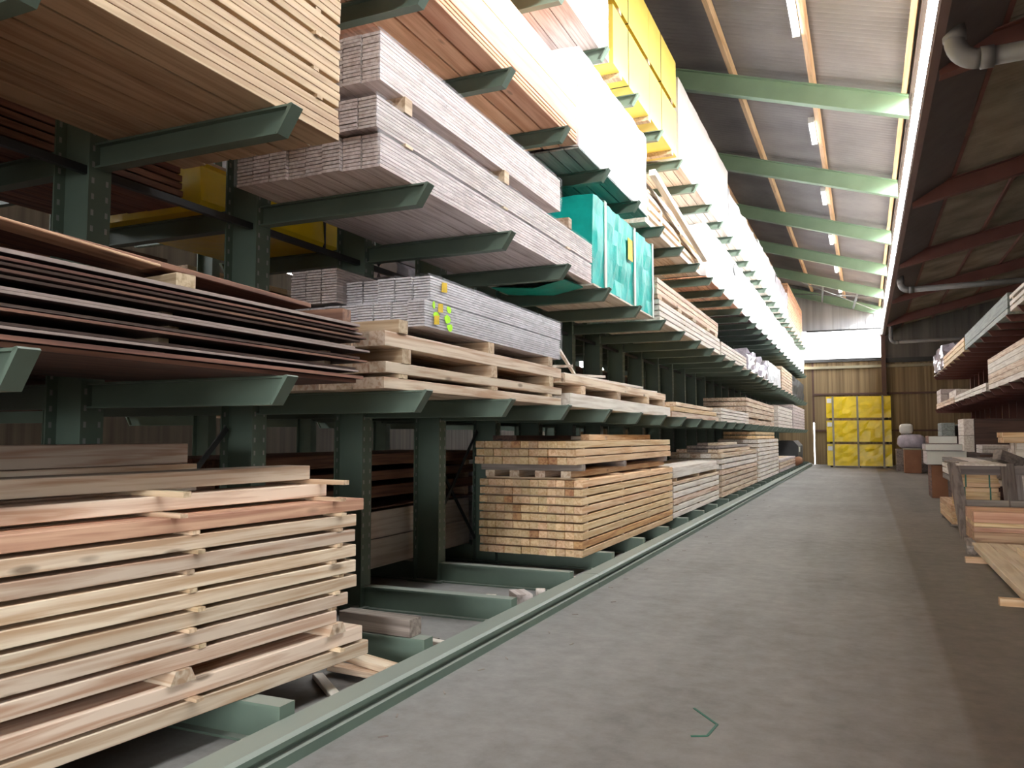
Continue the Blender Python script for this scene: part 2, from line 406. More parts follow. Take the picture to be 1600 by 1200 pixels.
# walls
for (ya, yb, za, zb) in ((NEARY, FARY, 0, 6.85), (NEARY, FARY, 8.45, 10.5), (NEARY, -2, 6.85, 8.45), (34, FARY, 6.85, 8.45)):
    struct(obj('wall_left', MB().box(XL-0.2, XL, ya, yb, za, zb), 'wall_dim'))
w3 = struct(bpy.data.objects.new('window_3', None)); COL.objects.link(w3); w3.location = (XL-0.1, 0, 6.85)
for k in range(12):
    obj('pane', MB().box(-0.015, 0.015, -2+3*k+0.03, 1+3*k-0.03, 0, 1.6), 'glow_end', w3)
    obj('mullion', MB().box(-0.05, 0.05, -2+3*k-0.03, -2+3*k+0.03, 0, 1.6), 'darksteel', w3)
struct(obj('wall_right', MB().box(7.0, 7.2, NEARY, FARY, 0, 9.0), 'wall_dim'))
def ribbed(x0, x1, y, z0, z1, pitch, depth):
    mb = MB(); x = x0
    mb.box(x0, x1, y+depth, y+0.14, z0, z1)
    while x < x1-0.001:
        e = min(x+pitch*0.86, x1); mb.box(x, e, y, y+depth, z0, z1); x += pitch
    return mb
# far wall: brown boarding below, daylight band, grey sheet above; a gap beside the boarding lets the day in
we = struct(obj('wall_back', ribbed(-2.58, 7.0, FARY, 0, 5.75, 0.20, 0.025), 'clad_brown'))
struct(obj('wall_back', ribbed(XL, -2.64, FARY, 0, 5.75, 0.20, 0.025), 'clad_brown'))
struct(obj('trim_6', MB().box(-2.66, -2.56, FARY-0.02, FARY+0.1, 2.35, 5.75), 'brownsteel'))
struct(obj('wall_back', ribbed(XL, 1.0, FARY, 7.55, 12.2, 0.42, 0.03), 'clad_grey'))
struct(obj('wall_back', ribbed(1.0, 7.0, FARY, 5.75, 9.0, 0.30, 0.03), 'clad_dark'))
struct(obj('wall_front', MB().box(XL, 9.5, NEARY-0.2, NEARY, 3.6, 13), 'wall_dim'))
struct(obj('wall_front', MB().box(XL, -2.7, NEARY-0.2, NEARY, 0, 3.6), 'wall_dim'))
struct(obj('wall_front', MB().box(2.1, 9.5, NEARY-0.2, NEARY, 0, 3.6), 'wall_dim'))
for z, h in ((3.88, 0.10), (1.85, 0.09)):
    struct(obj('trim_1', MB().box(-2.58, 7.0, FARY-0.10, FARY, z, z+h), 'brownsteel'))
struct(obj('trim_2', MB().box(-2.9, 1.0, FARY-0.12, FARY, 7.47, 7.57), 'darksteel'))
struct(obj('trim_3', MB().box(-3.4, 1.0, FARY-0.14, FARY, 5.74, 5.92), 'darksteel'))
struct(obj('trim_4', MB().box(-3.4, 7.0, FARY-0.18, FARY, 5.36, 5.50), 'strapgrey'))
struct(obj('trim_4', MB().box(1.0, 7.0, FARY-0.20, FARY, 5.62, 5.86), 'darksteel'))
# daylight band in the end wall
w2 = struct(thing('window_2', 'bright daylight band across the upper end wall', 'window', (0, FARY+0.06, 5.92)))
del w2['label'], w2['category']
for k in range(8):
    x0 = -14.9 + k*1.99
    obj('pane', MB().box(x0, x0+1.96, 0, 0.03, 0, 1.55), 'glow_end', w2)
for k in range(9):
    x0 = -14.93 + k*1.99
    obj('mullion', MB().box(x0, x0+0.03, -0.02, 0.05, 0, 1.55), 'whiteplastic', w2)
# clerestory in the valley
w1 = struct(thing('window_1', 'clerestory', 'window', (XV, 0, 7.27)))
del w1['label'], w1['category']
ys = [GLAZE0 + 6.0*i for i in range(9) if GLAZE0 + 6.0*i < FARY-1] + [FARY]
obj('blind_board', MB().box(0, 0.05, NEARY, GLAZE0, 0.0, 1.38), 'soffit', w1)
for k in range(len(ys)-1):
    obj('pane', MB().box(0, 0.03, ys[k]+0.02, ys[k+1]-0.02, 0.0, 1.38), 'glow', w1)
obj('sill', MB().box(-0.02, 0.10, NEARY, FARY, -0.20, 0.0), 'brownsteel', w1)
obj('head_frame', MB().box(-0.01, 0.08, NEARY, FARY, 1.38, 1.60), 'soffit', w1)
# sloping soffit board between the valley and the first purlin of the right hall
struct(obj('trim_5', MB().prism([(XV+0.09, 7.07), (2.0, zright(2.0)-0.03), (2.0, zright(2.0)+0.01), (XV+0.09, 7.11)], 'y', NEARY, FARY), 'soffit'))

# green roof beams
def ibeam_profile(w, h, t=0.014, tw=0.01):
    return [(-w/2,0),(w/2,0),(w/2,t),(tw/2,t),(tw/2,h-t),(w/2,h-t),(w/2,h),(-w/2,h),(-w/2,h-t),(-tw/2,h-t),(-tw/2,t),(-w/2,t)]
def sheared_ibeam(x0, x1, zf, depth, w):
    """I-section along x, vertical web, following the roof line zf(x) with its top"""
    mb = MB(); t = 0.022
    def slab(za, zb, ya, yb):
        vs = []
        for x in (x0, x1):
            for (y, dz) in ((ya, za), (yb, za), (yb, zb), (ya, zb)): vs.append((x, y, zf(x)+dz))
        mb.add(vs, [(0,3,2,1),(4,5,6,7),(0,1,5,4),(1,2,6,5),(2,3,7,6),(3,0,4,7)])
    slab(-t, 0, -w/2, w/2); slab(-depth, -depth+t, -w/2, w/2); slab(-depth+t, -t, -0.008, 0.008)
    return mb
BEAMY = [0.2, 6.3, 12.2, 18.2, 24.3, 30.3, 36.3, 42.4, 48.1]
for k, y in enumerate(BEAMY):
    b = obj('roof_beam', sheared_ibeam(RIDGE, 1.02, zroof, 0.47, 0.20), 'beamgreen', None, (0, y, 0))
    tag(b, 'green painted steel roof beam under grey sheeting, %s from the end wall' % ORD[len(BEAMY)-1-k], 'roof beam', 'green roof beams')
for k, y in enumerate([-1.7, 5.8, 13.3, 20.8, 28.3, 35.8, 43.3]):
    b = obj('roof_beam', sheared_ibeam(1.17, 7.0, lambda x: zright(x)-0.05, 0.40, 0.22), 'redsteel', None, (0, y, 0))
    tag(b, 'oxide red roof beam of the darker right hall, %s from the end wall' % ORD[6-k], 'roof beam', 'red roof beams')
# pine purlins
PX = [0.93, -0.86, -2.55, -4.25, -5.95, -7.65]
names = ['beside the bright clerestory', 'carrying the light tubes', 'left of the light tubes', 'second left of the light tubes', 'over the racks', 'near the ridge']
for x, n in zip(PX, names):
    z = zroof(x)
    p = obj('purlin', MB().box(-0.05, 0.05, NEARY, FARY, 0.0, 0.155), 'purlin', None, (x, 0, z), (0, math.atan(0.304), 0))
    tag(p, 'long pale pine roof purlin ' + n, 'purlin', 'pine purlins')
for x, n in zip([2.02, 3.5, 5.0], ['next to the dark soffit board', 'in the middle', 'above the red rack']):
    p = obj('purlin', MB().box(-0.04, 0.04, NEARY, FARY, -0.05, 0.02), 'redsteel', None, (x, 0, zright(x)), (0, -math.atan(0.24), 0))
    tag(p, 'dark red steel purlin of the right hall ' + n, 'purlin', 'red purlins')
# fluorescent fittings on the second purlin
for k, y in enumerate([9.0, 15.0, 21.2, 27.2, 33.2, 39.2, 45.0]):
    t = thing('light_fitting', 'white fluorescent batten fitting under pine purlin, %s from the end wall' % ORD[6-k], 'lamp',
              (-1.0, y, zroof(-1.0)+0.02), 0, 'fluorescent battens')
    obj('housing', MB().box(-0.07, 0.07, -0.8, 0.8, -0.03, 0.06), 'whiteplastic', t)
    obj('diffuser', MB().prism([(-0.06,-0.03),(-0.045,-0.08),(0.045,-0.08),(0.06,-0.03)], 'y', -0.78, 0.78), 'tube', t)
    for s in (-1, 1):
        obj('end_cap', MB().box(-0.068, 0.068, s*0.79-0.012, s*0.79+0.012, -0.085, 0.06), 'whiteplastic', t)
# roof bracing rods in the last bays
for k, (a, b_) in enumerate([((-3.6, 42.5), (0.9, 48.0)), ((0.9, 42.5), (-3.6, 48.0)), ((-7.6, 42.5), (-3.6, 48.0))]):
    o = obj('bracing_rod', MB().tube([(a[0], a[1], zroof(a[0])-0.3-0.07*k), (b_[0], b_[1], zroof(b_[0])-0.3-0.07*k)], 0.03, 8), 'galv')
    tag(o, ['thin steel bracing rod rising left to the last roof beam', 'thin steel bracing rod crossing towards the clerestory', 'thin steel bracing rod over the far racks'][k], 'rod')
for k, x in enumerate((-1.7, -0.1)):
    o = obj('bracing_rod', MB().bar((x, 42.5, zroof(x)-0.3), (x-0.3, 48.0, zroof(x)-0.35), 0.09, 0.09), 'galv')
    tag(o, ['galvanised strut between the last two green roof beams, left one', 'galvanised strut between the last two green roof beams, right one'][k], 'strut')
# brown valley column at the end wall
t = thing('valley_column', 'brown steel column at the end wall below the clerestory', 'column', (1.05, FARY-0.28, 0))
obj('shaft', MB().prism(ibeam_profile(0.22, 0.26), 'z', 0, 7.1), 'brownsteel', t, (0, -0.13, 0))
obj('head_plate', MB().box(-0.16, 0.16, -0.16, 0.16, 7.1, 7.14), 'brownsteel', t)
# drain pipes crossing below the right roof
def drain(y, x0, ztop, zh, r, x1, label):
    t = thing('drain_pipe', label, 'pipe', (x0, y, 0))
    pts = [(0, 0, ztop), (0, 0, zh+2.2*r)]
    for k in range(1, 8):
        a = math.pi/2*k/8
        pts.append((2.2*r*(1-math.cos(a)), 0, zh+2.2*r*(1-math.sin(a))))
    pts.append((2.2*r, 0, zh))
    obj('elbow', MB().tube(pts, r, 16), 'pipe', t, smooth=True)
    obj('pipe_run', MB().tube([(2.2*r, 0, zh), (x1-x0, 0, zh+0.12)], r*0.92, 16), 'pipe', t, smooth=True)
    for p, q in (((2.2*r, 0, zh), (2.2*r+0.16, 0, zh)), ((0, 0, zh+2.2*r), (0, 0, zh+2.2*r+0.14))):
        obj('socket', MB().tube([p, q], r*1.1, 16), 'pipe', t, smooth=True)
drain(12.2, 1.27, 7.28, 6.71, 0.135, 6.9, 'thick grey plastic drain pipe with elbow below the right roof')
drain(31.0, 1.3, 7.2, 6.7, 0.11, 6.9, 'grey drain pipe crossing the right hall, further back')
drain(44.5, 1.35, 7.33, 6.3, 0.09, 6.9, 'small grey drain pipe beside the brown column')

# ------------------------------------------------------------------ green cantilever rack
TIP, POSTF, POSTR = -2.80, -4.30, -4.62
Y0, PITCH = 3.43, 1.475
LEV = [1.92, 3.40, 4.88, 6.42]
BASE = 0.21
def arm_mb(length, h=0.155, w=0.09):
    """arm along +x from 0 to length, top at z=0, tip cut back at the bottom"""
    mb = MB(); t = 0.012; cut = 0.10
    mb.box(0, length, -w/2, w/2, -t, 0)
    mb.box(0, length-cut, -w/2, w/2, -h, -h+t)
    mb.prism([(0, -t), (length-0.01, -t), (length-cut, -h+t), (0, -h+t)], 'y', -0.006, 0.006)
    return mb
def tip_mb(length, h=0.155, w=0.09):
    cut = 0.10; t = 0.014
    return MB().prism([(length-cut, -h), (length-cut+t, -h), (length+t, -0.004), (length+0.006, 0.004), (length-0.012, 0.002)], 'y', -w/2, w/2)
COLH = 8.0
ME = {}
ME['column'] = MB().prism([(p[1]+POSTR-POSTF, p[0]) for p in ibeam_profile(0.16, POSTF-POSTR, 0.014, 0.012)], 'z', 0, COLH).mesh('column', M['green'])
hb = MB()
for k in range(76):
    z = 0.35 + k*0.1
    for s in (-0.05, 0.05):
        hb.box(-0.002, 0.0015, s-0.009, s+0.009, z, z+0.035)
        hb.box(POSTR-POSTF+0.013, POSTR-POSTF+0.0155, s-0.009, s+0.009, z, z+0.035)
ME['holes'] = hb.mesh('hole_row', M['holes'])
ME['arm'] = arm_mb(POSTF*-1+TIP).mesh('arm', M['green'])
ME['tip'] = tip_mb(POSTF*-1+TIP).mesh('end_plate', M['green'])
bm_ = MB(); L = TIP-POSTF
bm_.box(0, L, -0.06, 0.06, -0.014, 0); bm_.box(0, L, -0.06, 0.06, -BASE, -BASE+0.014); bm_.box(0, L, -0.006, 0.006, -BASE+0.014, -0.014)
ME['base'] = bm_.mesh('base_arm', M['green'])
ME['baseplate'] = MB().box(L, L+0.014, -0.06, 0.06, -BASE, 0).mesh('end_plate', M['green'])
ME['footplate'] = MB().box(POSTR-POSTF-0.05, 0.05, -0.12, 0.12, 0, 0.02).mesh('foot_plate', M['green'])
def upright(x, y, label, group, flip=False, rear=True):
    t = thing('rack_upright', label, 'rack upright', (x, y, 0), math.pi if flip else 0, group)
    link('column', ME['column'], t); link('hole_row', ME['holes'], t)['kind'] = 'stuff'; link('foot_plate', ME['footplate'], t)
    b = link('base_arm', ME['base'], t, (0, 0, BASE)); link('end_plate', ME['baseplate'], b)
    for z in LEV:
        a = link('arm', ME['arm'], t, (0.0, 0, z)); link('end_plate', ME['tip'], a)
        if rear:
            a = link('arm', ME['arm'], t, (POSTR-POSTF, 0, z), (0, 0, math.pi)); link('end_plate', ME['tip'], a)
    if rear:
        b = link('base_arm', ME['base'], t, (POSTR-POSTF, 0, BASE), (0, 0, math.pi)); link('end_plate', ME['baseplate'], b)
    return t
NUP = 31
for i in range(-1, NUP-1):
    upright(POSTF, Y0+PITCH*i, 'green steel cantilever upright of the long rack beside the aisle, %s from the camera' % ORD[i+1], 'uprights of the aisle rack')
for i in range(0, 12):
    upright(-9.6, 2.0+PITCH*1.7*i, 'green cantilever upright of the dim second rack behind, %s from the camera' % ORD[i], 'uprights of the second rack', True, False)
# longitudinal ties and diagonal braces
YE = Y0+PITCH*(NUP-2)
for z, n in ((3.26, 'below the third level'), (4.72, 'below the fourth level'), (6.2, 'below the top level')):
    o = obj('tie_bar', MB().box(-0.02, 0.02, -1, YE, -0.025, 0.025), 'darksteel', None, (POSTF-0.15, 0, z))
    # ties pass beside the webs
    o.location.x = POSTF-0.12
    tag(o, 'long dark steel tie bar joining the rack uprights ' + n, 'tie bar')
for k, i in enumerate((0, 3, 9, 15)):
    y = Y0+PITCH*i
    for s in (0, 1):
        a, b_ = ((y+0.06, 0.3), (y+PITCH-0.06, 1.66)) if s == 0 else ((y+PITCH-0.06, 0.3), (y+0.06, 1.66))
        o = obj('brace_rod', MB().bar((POSTR+0.05-s*0.03, a[0], a[1]), (POSTR+0.05-s*0.03, b_[0], b_[1]), 0.012, 0.045), 'darksteel')
        tag(o, 'flat dark diagonal brace between rack uprights, %s pair from the camera, %s strap' % (ORD[k], 'rising' if s == 0 else 'falling'), 'brace')
# guide rail along the aisle
prof = [(-2.78, 0), (-2.60, 0), (-2.60, 0.055), (-2.632, 0.065), (-2.632, 0.09), (-2.60, 0.10), (-2.60, 0.128), (-2.62, 0.145), (-2.78, 0.145)]
for k in range(9):
    y0 = -3 + 5.6*k; y1 = min(y0+5.59, FARY-2.5)
    o = obj('guide_rail', MB().prism([(p[0]+2.69, p[1]) for p in prof], 'y', 0, y1-y0), 'green', None, (-2.69, y0, 0.0))
    tag(o, 'green steel floor guide rail length along the rack foot, %s from the camera' % ORD[k], 'guide rail', 'guide rail lengths')

# ------------------------------------------------------------------ timber
def stack(name, label, xf, y0, y1, z0, w, cols, layers, mat, rz=0.0, jit=0.02, vis='end', group=None, sticks=None, stick_mat='chock',
          cham=0.004, cat='timber stack', part='plank', alt=None, altp=0.0, side=-1, stickw=0.05, gapx=0.003, rnd=None):
    """layers: (height, gap_above[, ncols[, dy0, dy1]]) bottom up; xf: aisle face; side -1 extends to -x"""
    rnd = rnd or random.Random(hash(label) & 0xffff if False else sum(map(ord, label)))
    W = w*cols; yc = (y0+y1)/2; Lg = y1-y0
    t = thing(name, label, cat, (xf + side*W/2, yc, z0), rz, group)
    z = 0.0; fx = -side*W/2
    n = len(layers)
    for li, ly in enumerate(layers):
        h, gap = ly[0], ly[1]; nc = ly[2] if len(ly) > 2 else cols
        d0 = ly[3] if len(ly) > 3 else 0.0; d1 = ly[4] if len(ly) > 4 else 0.0
        full = vis == 'end' or (vis == 'face' and (li == 0 or li == n-1))
        def put(c, wide, nm, m):
            cx = fx + side*(c*w + wide/2)
            ln = Lg - d0 + d1
            j0 = rnd.choice((-1.5, -1, -0.5, 0, 0, 0.5, 1))*jit
            o = link(nm, cbox_mesh(wide-gapx, ln, h-0.001, m, cham), t, (cx, (d0+d1)/2+j0, z+h/2))
        if h < 0.012: pass
        elif vis == 'layer':
            put(0, w*nc, 'board_layer', mat)
        elif full:
            for c in range(nc): put(c, w, part, alt if alt and rnd.random() < altp else mat)
        else:
            put(0, w, part, alt if alt and rnd.random() < altp else mat)
            if nc > 1: put(1, w*(nc-1), 'inner_layer', mat)
        z += h
        if gap > 0.008 and sticks:
            for sy in sticks:
                ly_ = (sy-yc) + rnd.uniform(-0.04, 0.04)
                link('spacer', cbox_mesh(stickw, W+rnd.choice((-0.02, 0, 0.015)), gap-0.001, stick_mat, 0), t,
                     (rnd.uniform(-0.004, 0.006)*-side, ly_, z+gap/2), (0, 0, math.pi/2))
        z += gap
    return t, z

def loose(name, label, cat, dims, loc, rot, mat, group=None, c=0.004):
    """dims: (width, length along local Y, height), loc: centre"""
    return tag(link(name, cbox_mesh(dims[0], dims[1], dims[2], mat, c), None, loc, rot), label, cat, group)

# --- loose beams at the near left, every beam its own thing
AR = R(-5.5)       # the pile lies slightly askew
def apos(dx, y, z):      # dx behind face, y along
    yy = y-4.4
    return (-2.94 + math.sin(-AR)*yy*1.0 - dx*math.cos(AR), y, z)
beams = []
zs = [0.215, 0.318]; hs = [0.085, 0.085]
z = 0.468
for k in range(8): zs.append(z); hs.append(0.073); z += 0.0945
zs.append(1.225); hs.append(0.075); zs.append(1.33); hs.append(0.085)
ends = [4.42, 4.36, 4.12, 4.22, 4.30, 4.29, 4.29, 4.28, 4.29, 4.36, 4.18, 4.10]
LB = 6.0
for k in range(12):
    mat = 'spruce_orange' if k == 9 else ('spruce' if k not in (2,) else 'spruce')
    dx = 0.0 if k < 10 else (0.14 if k == 10 else 0.20)
    if k == 11: dx = 0.20
    yc = ends[k]-LB/2
    p = apos(dx+0.11, yc, zs[k]+hs[k]/2)
    desc = {0: 'lowest pale spruce beam of the loose near pile, resting on green base arms', 9: 'reddish orange spruce beam near the top of the loose near pile',
            11: 'topmost pale spruce beam of the loose near pile', 10: 'knotty yellowish spruce beam just below the topmost beam of the near pile'}.get(
            k, 'sawn spruce beam in the loose near pile, %s from the bottom' % ORD[k])
    loose('spruce_beam', desc, 'beam', (0.22, LB, hs[k]), p, (0, 0, AR), mat, 'loose beams of the near pile', 0.004)
    if k < 10:
        for j, dxx in enumerate((0.24, 0.48)):
            q = apos(dxx+0.11, yc-0.03*(j % 2), zs[k]+hs[k]/2)
            loose('spruce_beam', 'sawn spruce beam lying behind the front beams of the near pile', 'beam', (0.22, LB, hs[k]), q, (0, 0, AR), 'spruce', 'beams behind the near pile front', 0)
# spacer sticks of the near pile, poking out at the face
nsp = 0
for k in range(11):
    g0 = zs[k]+hs[k]; g1 = zs[k+1]; gh = g1-g0
    for q, y in enumerate((4.14, 3.10, 1.75)):
        if k == 1: continue
        yy = y + random.uniform(-0.05, 0.05) - (0.12 if q == 1 and k in (9, 10) else 0)
        out = random.choice((-0.02, 0.0, 0.012, 0.025)) if k < 9 else 0.06
        if k == 0: out = 0.05
        p = apos(0.355-out, yy, g0+gh/2)
        nsp += 1
        loose('spacer_stick', 'thin spacer stick above the %s beam of the near pile, %s from its end' % (ORD[k], ORD[q]), 'stick',
              (0.045, 0.72, gh-0.002), p, (0, 0, AR+math.pi/2), 'chock', 'spacer sticks in the near pile', 0)
# trapezoid chocks between the second and third beams
for q, y in enumerate((4.12, 3.02, 1.5)):
    p = apos(0.34, y, 0.404)
    mb = MB().prism([(-0.075, 0), (0.075, 0), (0.045, 0.063), (-0.045, 0.063)], 'y', -0.36, 0.36)
    o = obj('chock_block', mb, 'spruce', None, p, (0, 0, AR+math.pi/2))
    tag(o, 'tapered wooden chock above the second beam of the near pile, %s from its right end' % ORD[q], 'chock', 'chocks in the near pile')
# taller beams behind the near pile
stack('timber_stack', 'low stack of wide spruce beams lying behind the near pile', -3.97, 1.2, 3.95, BASE+0.002, 0.32, 1,
      [(0.35, 0.02), (0.35, 0.02), (0.32, 0.01), (0.14, 0.004), (0.125, 0.004, 1, 0, -0.08)], 'spruce', vis='end', jit=0.0)

# --- dark facade panels, second level
Z2 = LEV[0]
pz = Z2+0.002
pan = [(a, b, 4.08+random.uniform(0, 0.12), 0) for a, b in ((.022,.004),(.02,.02),(.013,.006),(.013,.034),(.013,.006),(.013,.03),(.013,.006),(.013,.03),(.013,.006),(.013,.018),(.013,.004),(.013,.012),(.018,.004))]
for k, (h, g, ye, d) in enumerate(pan):
    t = thing('facade_sheet', 'dark brown facade sheet in the spaced pile, second level, %s from the bottom' % ORD[k], 'sheet', (-3.45, (ye-1.6)/2, pz), R(-0.8), 'dark facade panels')
    ln = ye+1.6
    w_ = 1.15+random.uniform(-0.03, 0.03)
    obj('core_board', MB().box(-0.58, w_-0.58, -ln/2, ln/2, 0, h), 'brownsheet', t)
    obj('edge_band', MB().box(w_-0.58, w_-0.58+0.003, -ln/2, ln/2, 0.001, h-0.001), 'panel_edge' if k not in (0, 1, 4, 9, 11) else 'redwood', t)
    pz += h
    if g > 0.01:
        for q, y in enumerate((3.95, 2.75, 1.2)):
            loose('spacer_stick', 'pale spacer above the %s dark sheet from below, %s from the pile end' % (ORD[k], ORD[q]), 'stick',
                  (0.06, 1.0, g-0.002), (-3.47, y+random.uniform(-0.05, 0.05), pz+g/2), (0, 0, math.pi/2), 'chock', 'spacers between the dark panels', 0)
    pz += g
# chock and sagging boards on top
loose('chock_block', 'pale timber block on top of the dark panels', 'block', (0.11, 0.5, 0.10), (-3.28, 2.95, pz+0.052), (0, 0, R(82)), 'chock')
loose('chock_block', 'brown timber block at the right end of the dark panels', 'block', (0.10, 0.62, 0.10), (-3.27, 4.12, pz+0.052), (0, 0, R(96)), 'redwood')
loose('facade_board', 'single brown board lying over blocks above the dark sheets', 'board', (0.3, 5.0, 0.03), (-3.27, 1.5, 2.47), (R(-1.5), 0, 0), 'redwood')
loose('facade_board', 'thin bowed brown board rising to the frame edge above the dark sheets', 'board', (0.13, 3.0, 0.014), (-3.0, 1.15, 2.45), (R(-3.0), 0, R(-1)), 'spruce_orange')

# --- second level: beams on blocks, profile boards above
t, zz = stack('timber_stack', 'stack of planed beams on the second level below the grey profile boards', -2.97, 4.62, 8.08, Z2+0.002, 0.135, 9,
      [(0.08, 0.03), (0.078, 0.105), (0.105, 0.095)], 'spruce', vis='end', sticks=(4.85, 6.35, 7.75), jit=0.012, stickw=0.12)
def board_pack(w, n, th, L, mat, endmat=None):
    mb = MB()
    for k in range(n):
        s = 0.004 if k % 2 else 0.0
        mb.box(-w/2+0.003+s, w/2-0.003-s*0.3, -L/2+random.uniform(0, 0.005), L/2, k*th, k*th+th-0.0055)
    mb.box(-w/2+0.012, w/2-0.012, -L/2+0.03, L/2-0.01, 0.002, n*th-0.008)
    return mb
def profile_stack(name, label, xf, y0, y1, z0, w, cols, tiers, mat, filmed=True, rz=0.0, jit=0.03, cat='board bundle'):
    """tiers: (n boards, thickness, gap above, dy0, dy1, ncols)"""
    W = w*cols; yc = (y0+y1)/2
    t = thing(name, label, cat, (xf-W/2, yc, z0), rz)
    z = 0
    for ti, (n, th, gap, d0, d1, nc) in enumerate(tiers):
        L = (y1+d1)-(y0+d0); my = (d0+d1)/2
        variants = [board_pack(w, n, th, L, mat).mesh('board_pack', M[mat]) for _ in range(3)]
        for c in range(nc):
            link('board_pack', variants[c % 3], t, (W/2-(c+0.5)*w, my+random.uniform(-jit, jit*0.3), z))
        H = n*th
        if filmed:
            Wt = w*nc; e = 0.006
            fb = MB(); N = 26
            # wrinkled sleeve around the tier: four sides along y, slightly uneven
            ring = [(W/2+e, -0.002), (W/2+e, H*0.5), (W/2+e, H+e), (W/2-Wt*0.33, H+e), (W/2-Wt*0.66, H+e), (W/2-Wt-e, H+e), (W/2-Wt-e, -0.002)]
            vs = []; fs = []
            for i in range(N+1):
                y = my-L/2-0.04+(L+0.06)*i/N
                for (px, pz_) in ring:
                    vs.append((px+random.uniform(0, 0.006), y, z+pz_+random.uniform(0, 0.004)))
            m = len(ring)
            for i in range(N):
                for k in range(m-1): fs.append((i*m+k, i*m+k+1, (i+1)*m+k+1, (i+1)*m+k))
            obj('stretch_film', MB().add(vs, fs), 'film', t, smooth=True)
        z += H
        if gap > 0.02:
            for f in (0.08, 0.45, 0.82):
                mb = MB().prism([(-0.05, 0), (0.05, 0), (0.05, gap-0.001), (-0.05, gap-0.001)], 'x', -W/2, W/2+0.01)
                obj('bearer', mb, 'chock', t, (0, my-L/2+L*f, z))
        z += gap
    return t
pb = profile_stack('board_bundle', 'film-wrapped grey profile boards with green spray marks on the second level', -2.97, 5.22, 8.06, Z2+0.497, 0.152, 8,
              [(10, 0.0205, 0.008, -0.06, 0, 8), (9, 0.0205, 0, 0.0, 0, 5)], 'lilac')
# labels and sprayed marks on the boards' aisle face
def blob(cx, cz, rx, rz_, n=14):
    return [(cx+rx*math.cos(2*math.pi*k/n)*random.uniform(0.75, 1.15), cz+rz_*math.sin(2*math.pi*k/n)*random.uniform(0.75, 1.15)) for k in range(n)]
WX = 0.152*8/2
for (y, z, s) in ((5.42, 0.33, 0.045), (5.36, 0.16, 0.04), (5.30, 0.06, 0.04)):
    obj('label', MB().prism([(y-6.64-s, z-s*0.9), (y-6.64+s, z-s*0.7), (y-6.64+s*0.9, z+s), (y-6.64-s*0.9, z+s*0.8)], 'x', WX+0.012, WX+0.014), 'label_yellow', pb)
for (y, z, a, b_) in ((5.50, 0.17, 0.035, 0.03), (5.48, 0.09, 0.05, 0.035), (5.52, 0.03, 0.05, 0.03), (5.30, 0.10, 0.05, 0.025), (5.26, 0.17, 0.02, 0.03)):
    obj('spray_mark', MB().prism(blob(y-6.64, z, a, b_), 'x', WX+0.008, WX+0.011), 'neon', pb)
# second pack of boards behind, on the rear half
profile_stack('board_bundle', 'smaller film-wrapped pack of pinkish profile boards left of the marked boards', -3.745, 5.12, 7.9, Z2+0.497+0.225, 0.15, 3,
              [(13, 0.0212, 0, 0, 0, 3)], 'rose')
# --- second level, further along
t, z = stack('timber_stack', 'stack of thick sawn beams with loose sticks on top, second level', -2.95, 8.3, 13.25, Z2+0.002, 0.2, 6,
      [(0.15, 0.0), (0.01, 0.0), ], 'pale', vis='end', jit=0.02)
t, z = stack('timber_stack', 'upper planks on tapered chocks beside the loose sticks, second level', -2.99, 8.25, 13.1, Z2+0.164, 0.2, 6,
      [(0.0005, 0.10), (0.10, 0.0)], 'spruce', vis='end', sticks=(8.9, 10.4, 11.9, 12.9), stickw=0.16, jit=0.05)
for k, (a, b_) in enumerate([((-3.1, 8.35, 2.56), (-3.75, 10.9, 2.39)), ((-3.8, 8.2, 2.33), (-3.05, 9.9, 2.36)), ((-3.15, 8.6, 2.31), (-3.0, 11.6, 2.31)),
                             ((-3.5, 9.2, 2.31), (-3.1, 12.9, 2.31)), ((-3.9, 8.9, 2.44), (-3.2, 9.1, 2.44))]):
    o = obj('loose_stick', MB().bar(a, b_, 0.035, 0.03), 'pale')
    tag(o, 'thin pale loose stick on the second level beams, ' + ['leaning steeply', 'crossing to the front edge', 'lying along the front edge', 'longest one', 'short cross piece'][k], 'stick')
stack('timber_stack', 'low stack of short thick planks, second level after the loose sticks', -2.95, 13.4, 18.1, Z2+0.002, 0.2, 6,
      [(0.09, 0.012), (0.08, 0.012, 5, 0.1, -0.3), (0.07, 0, 4, 0.3, -0.8)], 'spruce', vis='face', alt='golden', altp=0.3)
stack('timber_stack', 'low pale plank stack with dark cover strip, second level', -2.93, 18.3, 23.0, Z2+0.002, 0.3, 4,
      [(0.07, 0.014), (0.07, 0.014), (0.06, 0.014), (0.06, 0)], 'pale', vis='face')
stack('timber_stack', 'rosy timber stack with blocks, second level far along', -3.05, 23.4, 31.0, Z2+0.002, 0.3, 4,
      [(0.16, 0.06), (0.14, 0.02), (0.13, 0.02), (0.12, 0.02), (0.1, 0)], 'spruce', vis='face', sticks=(24, 26, 28, 30))
stack('timber_stack', 'pale boards beside the far gable, second level', -2.95, 31.5, 38.0, Z2+0.002, 0.3, 4,
      [(0.12, 0.02)]*6, 'pale', vis='layer')
stack('timber_stack', 'tall end stack on the second level nearest the end wall', -2.95, 38.4, 46.0, Z2+0.002, 0.3, 4,
      [(0.12, 0.02)]*8, 'rose', vis='layer')

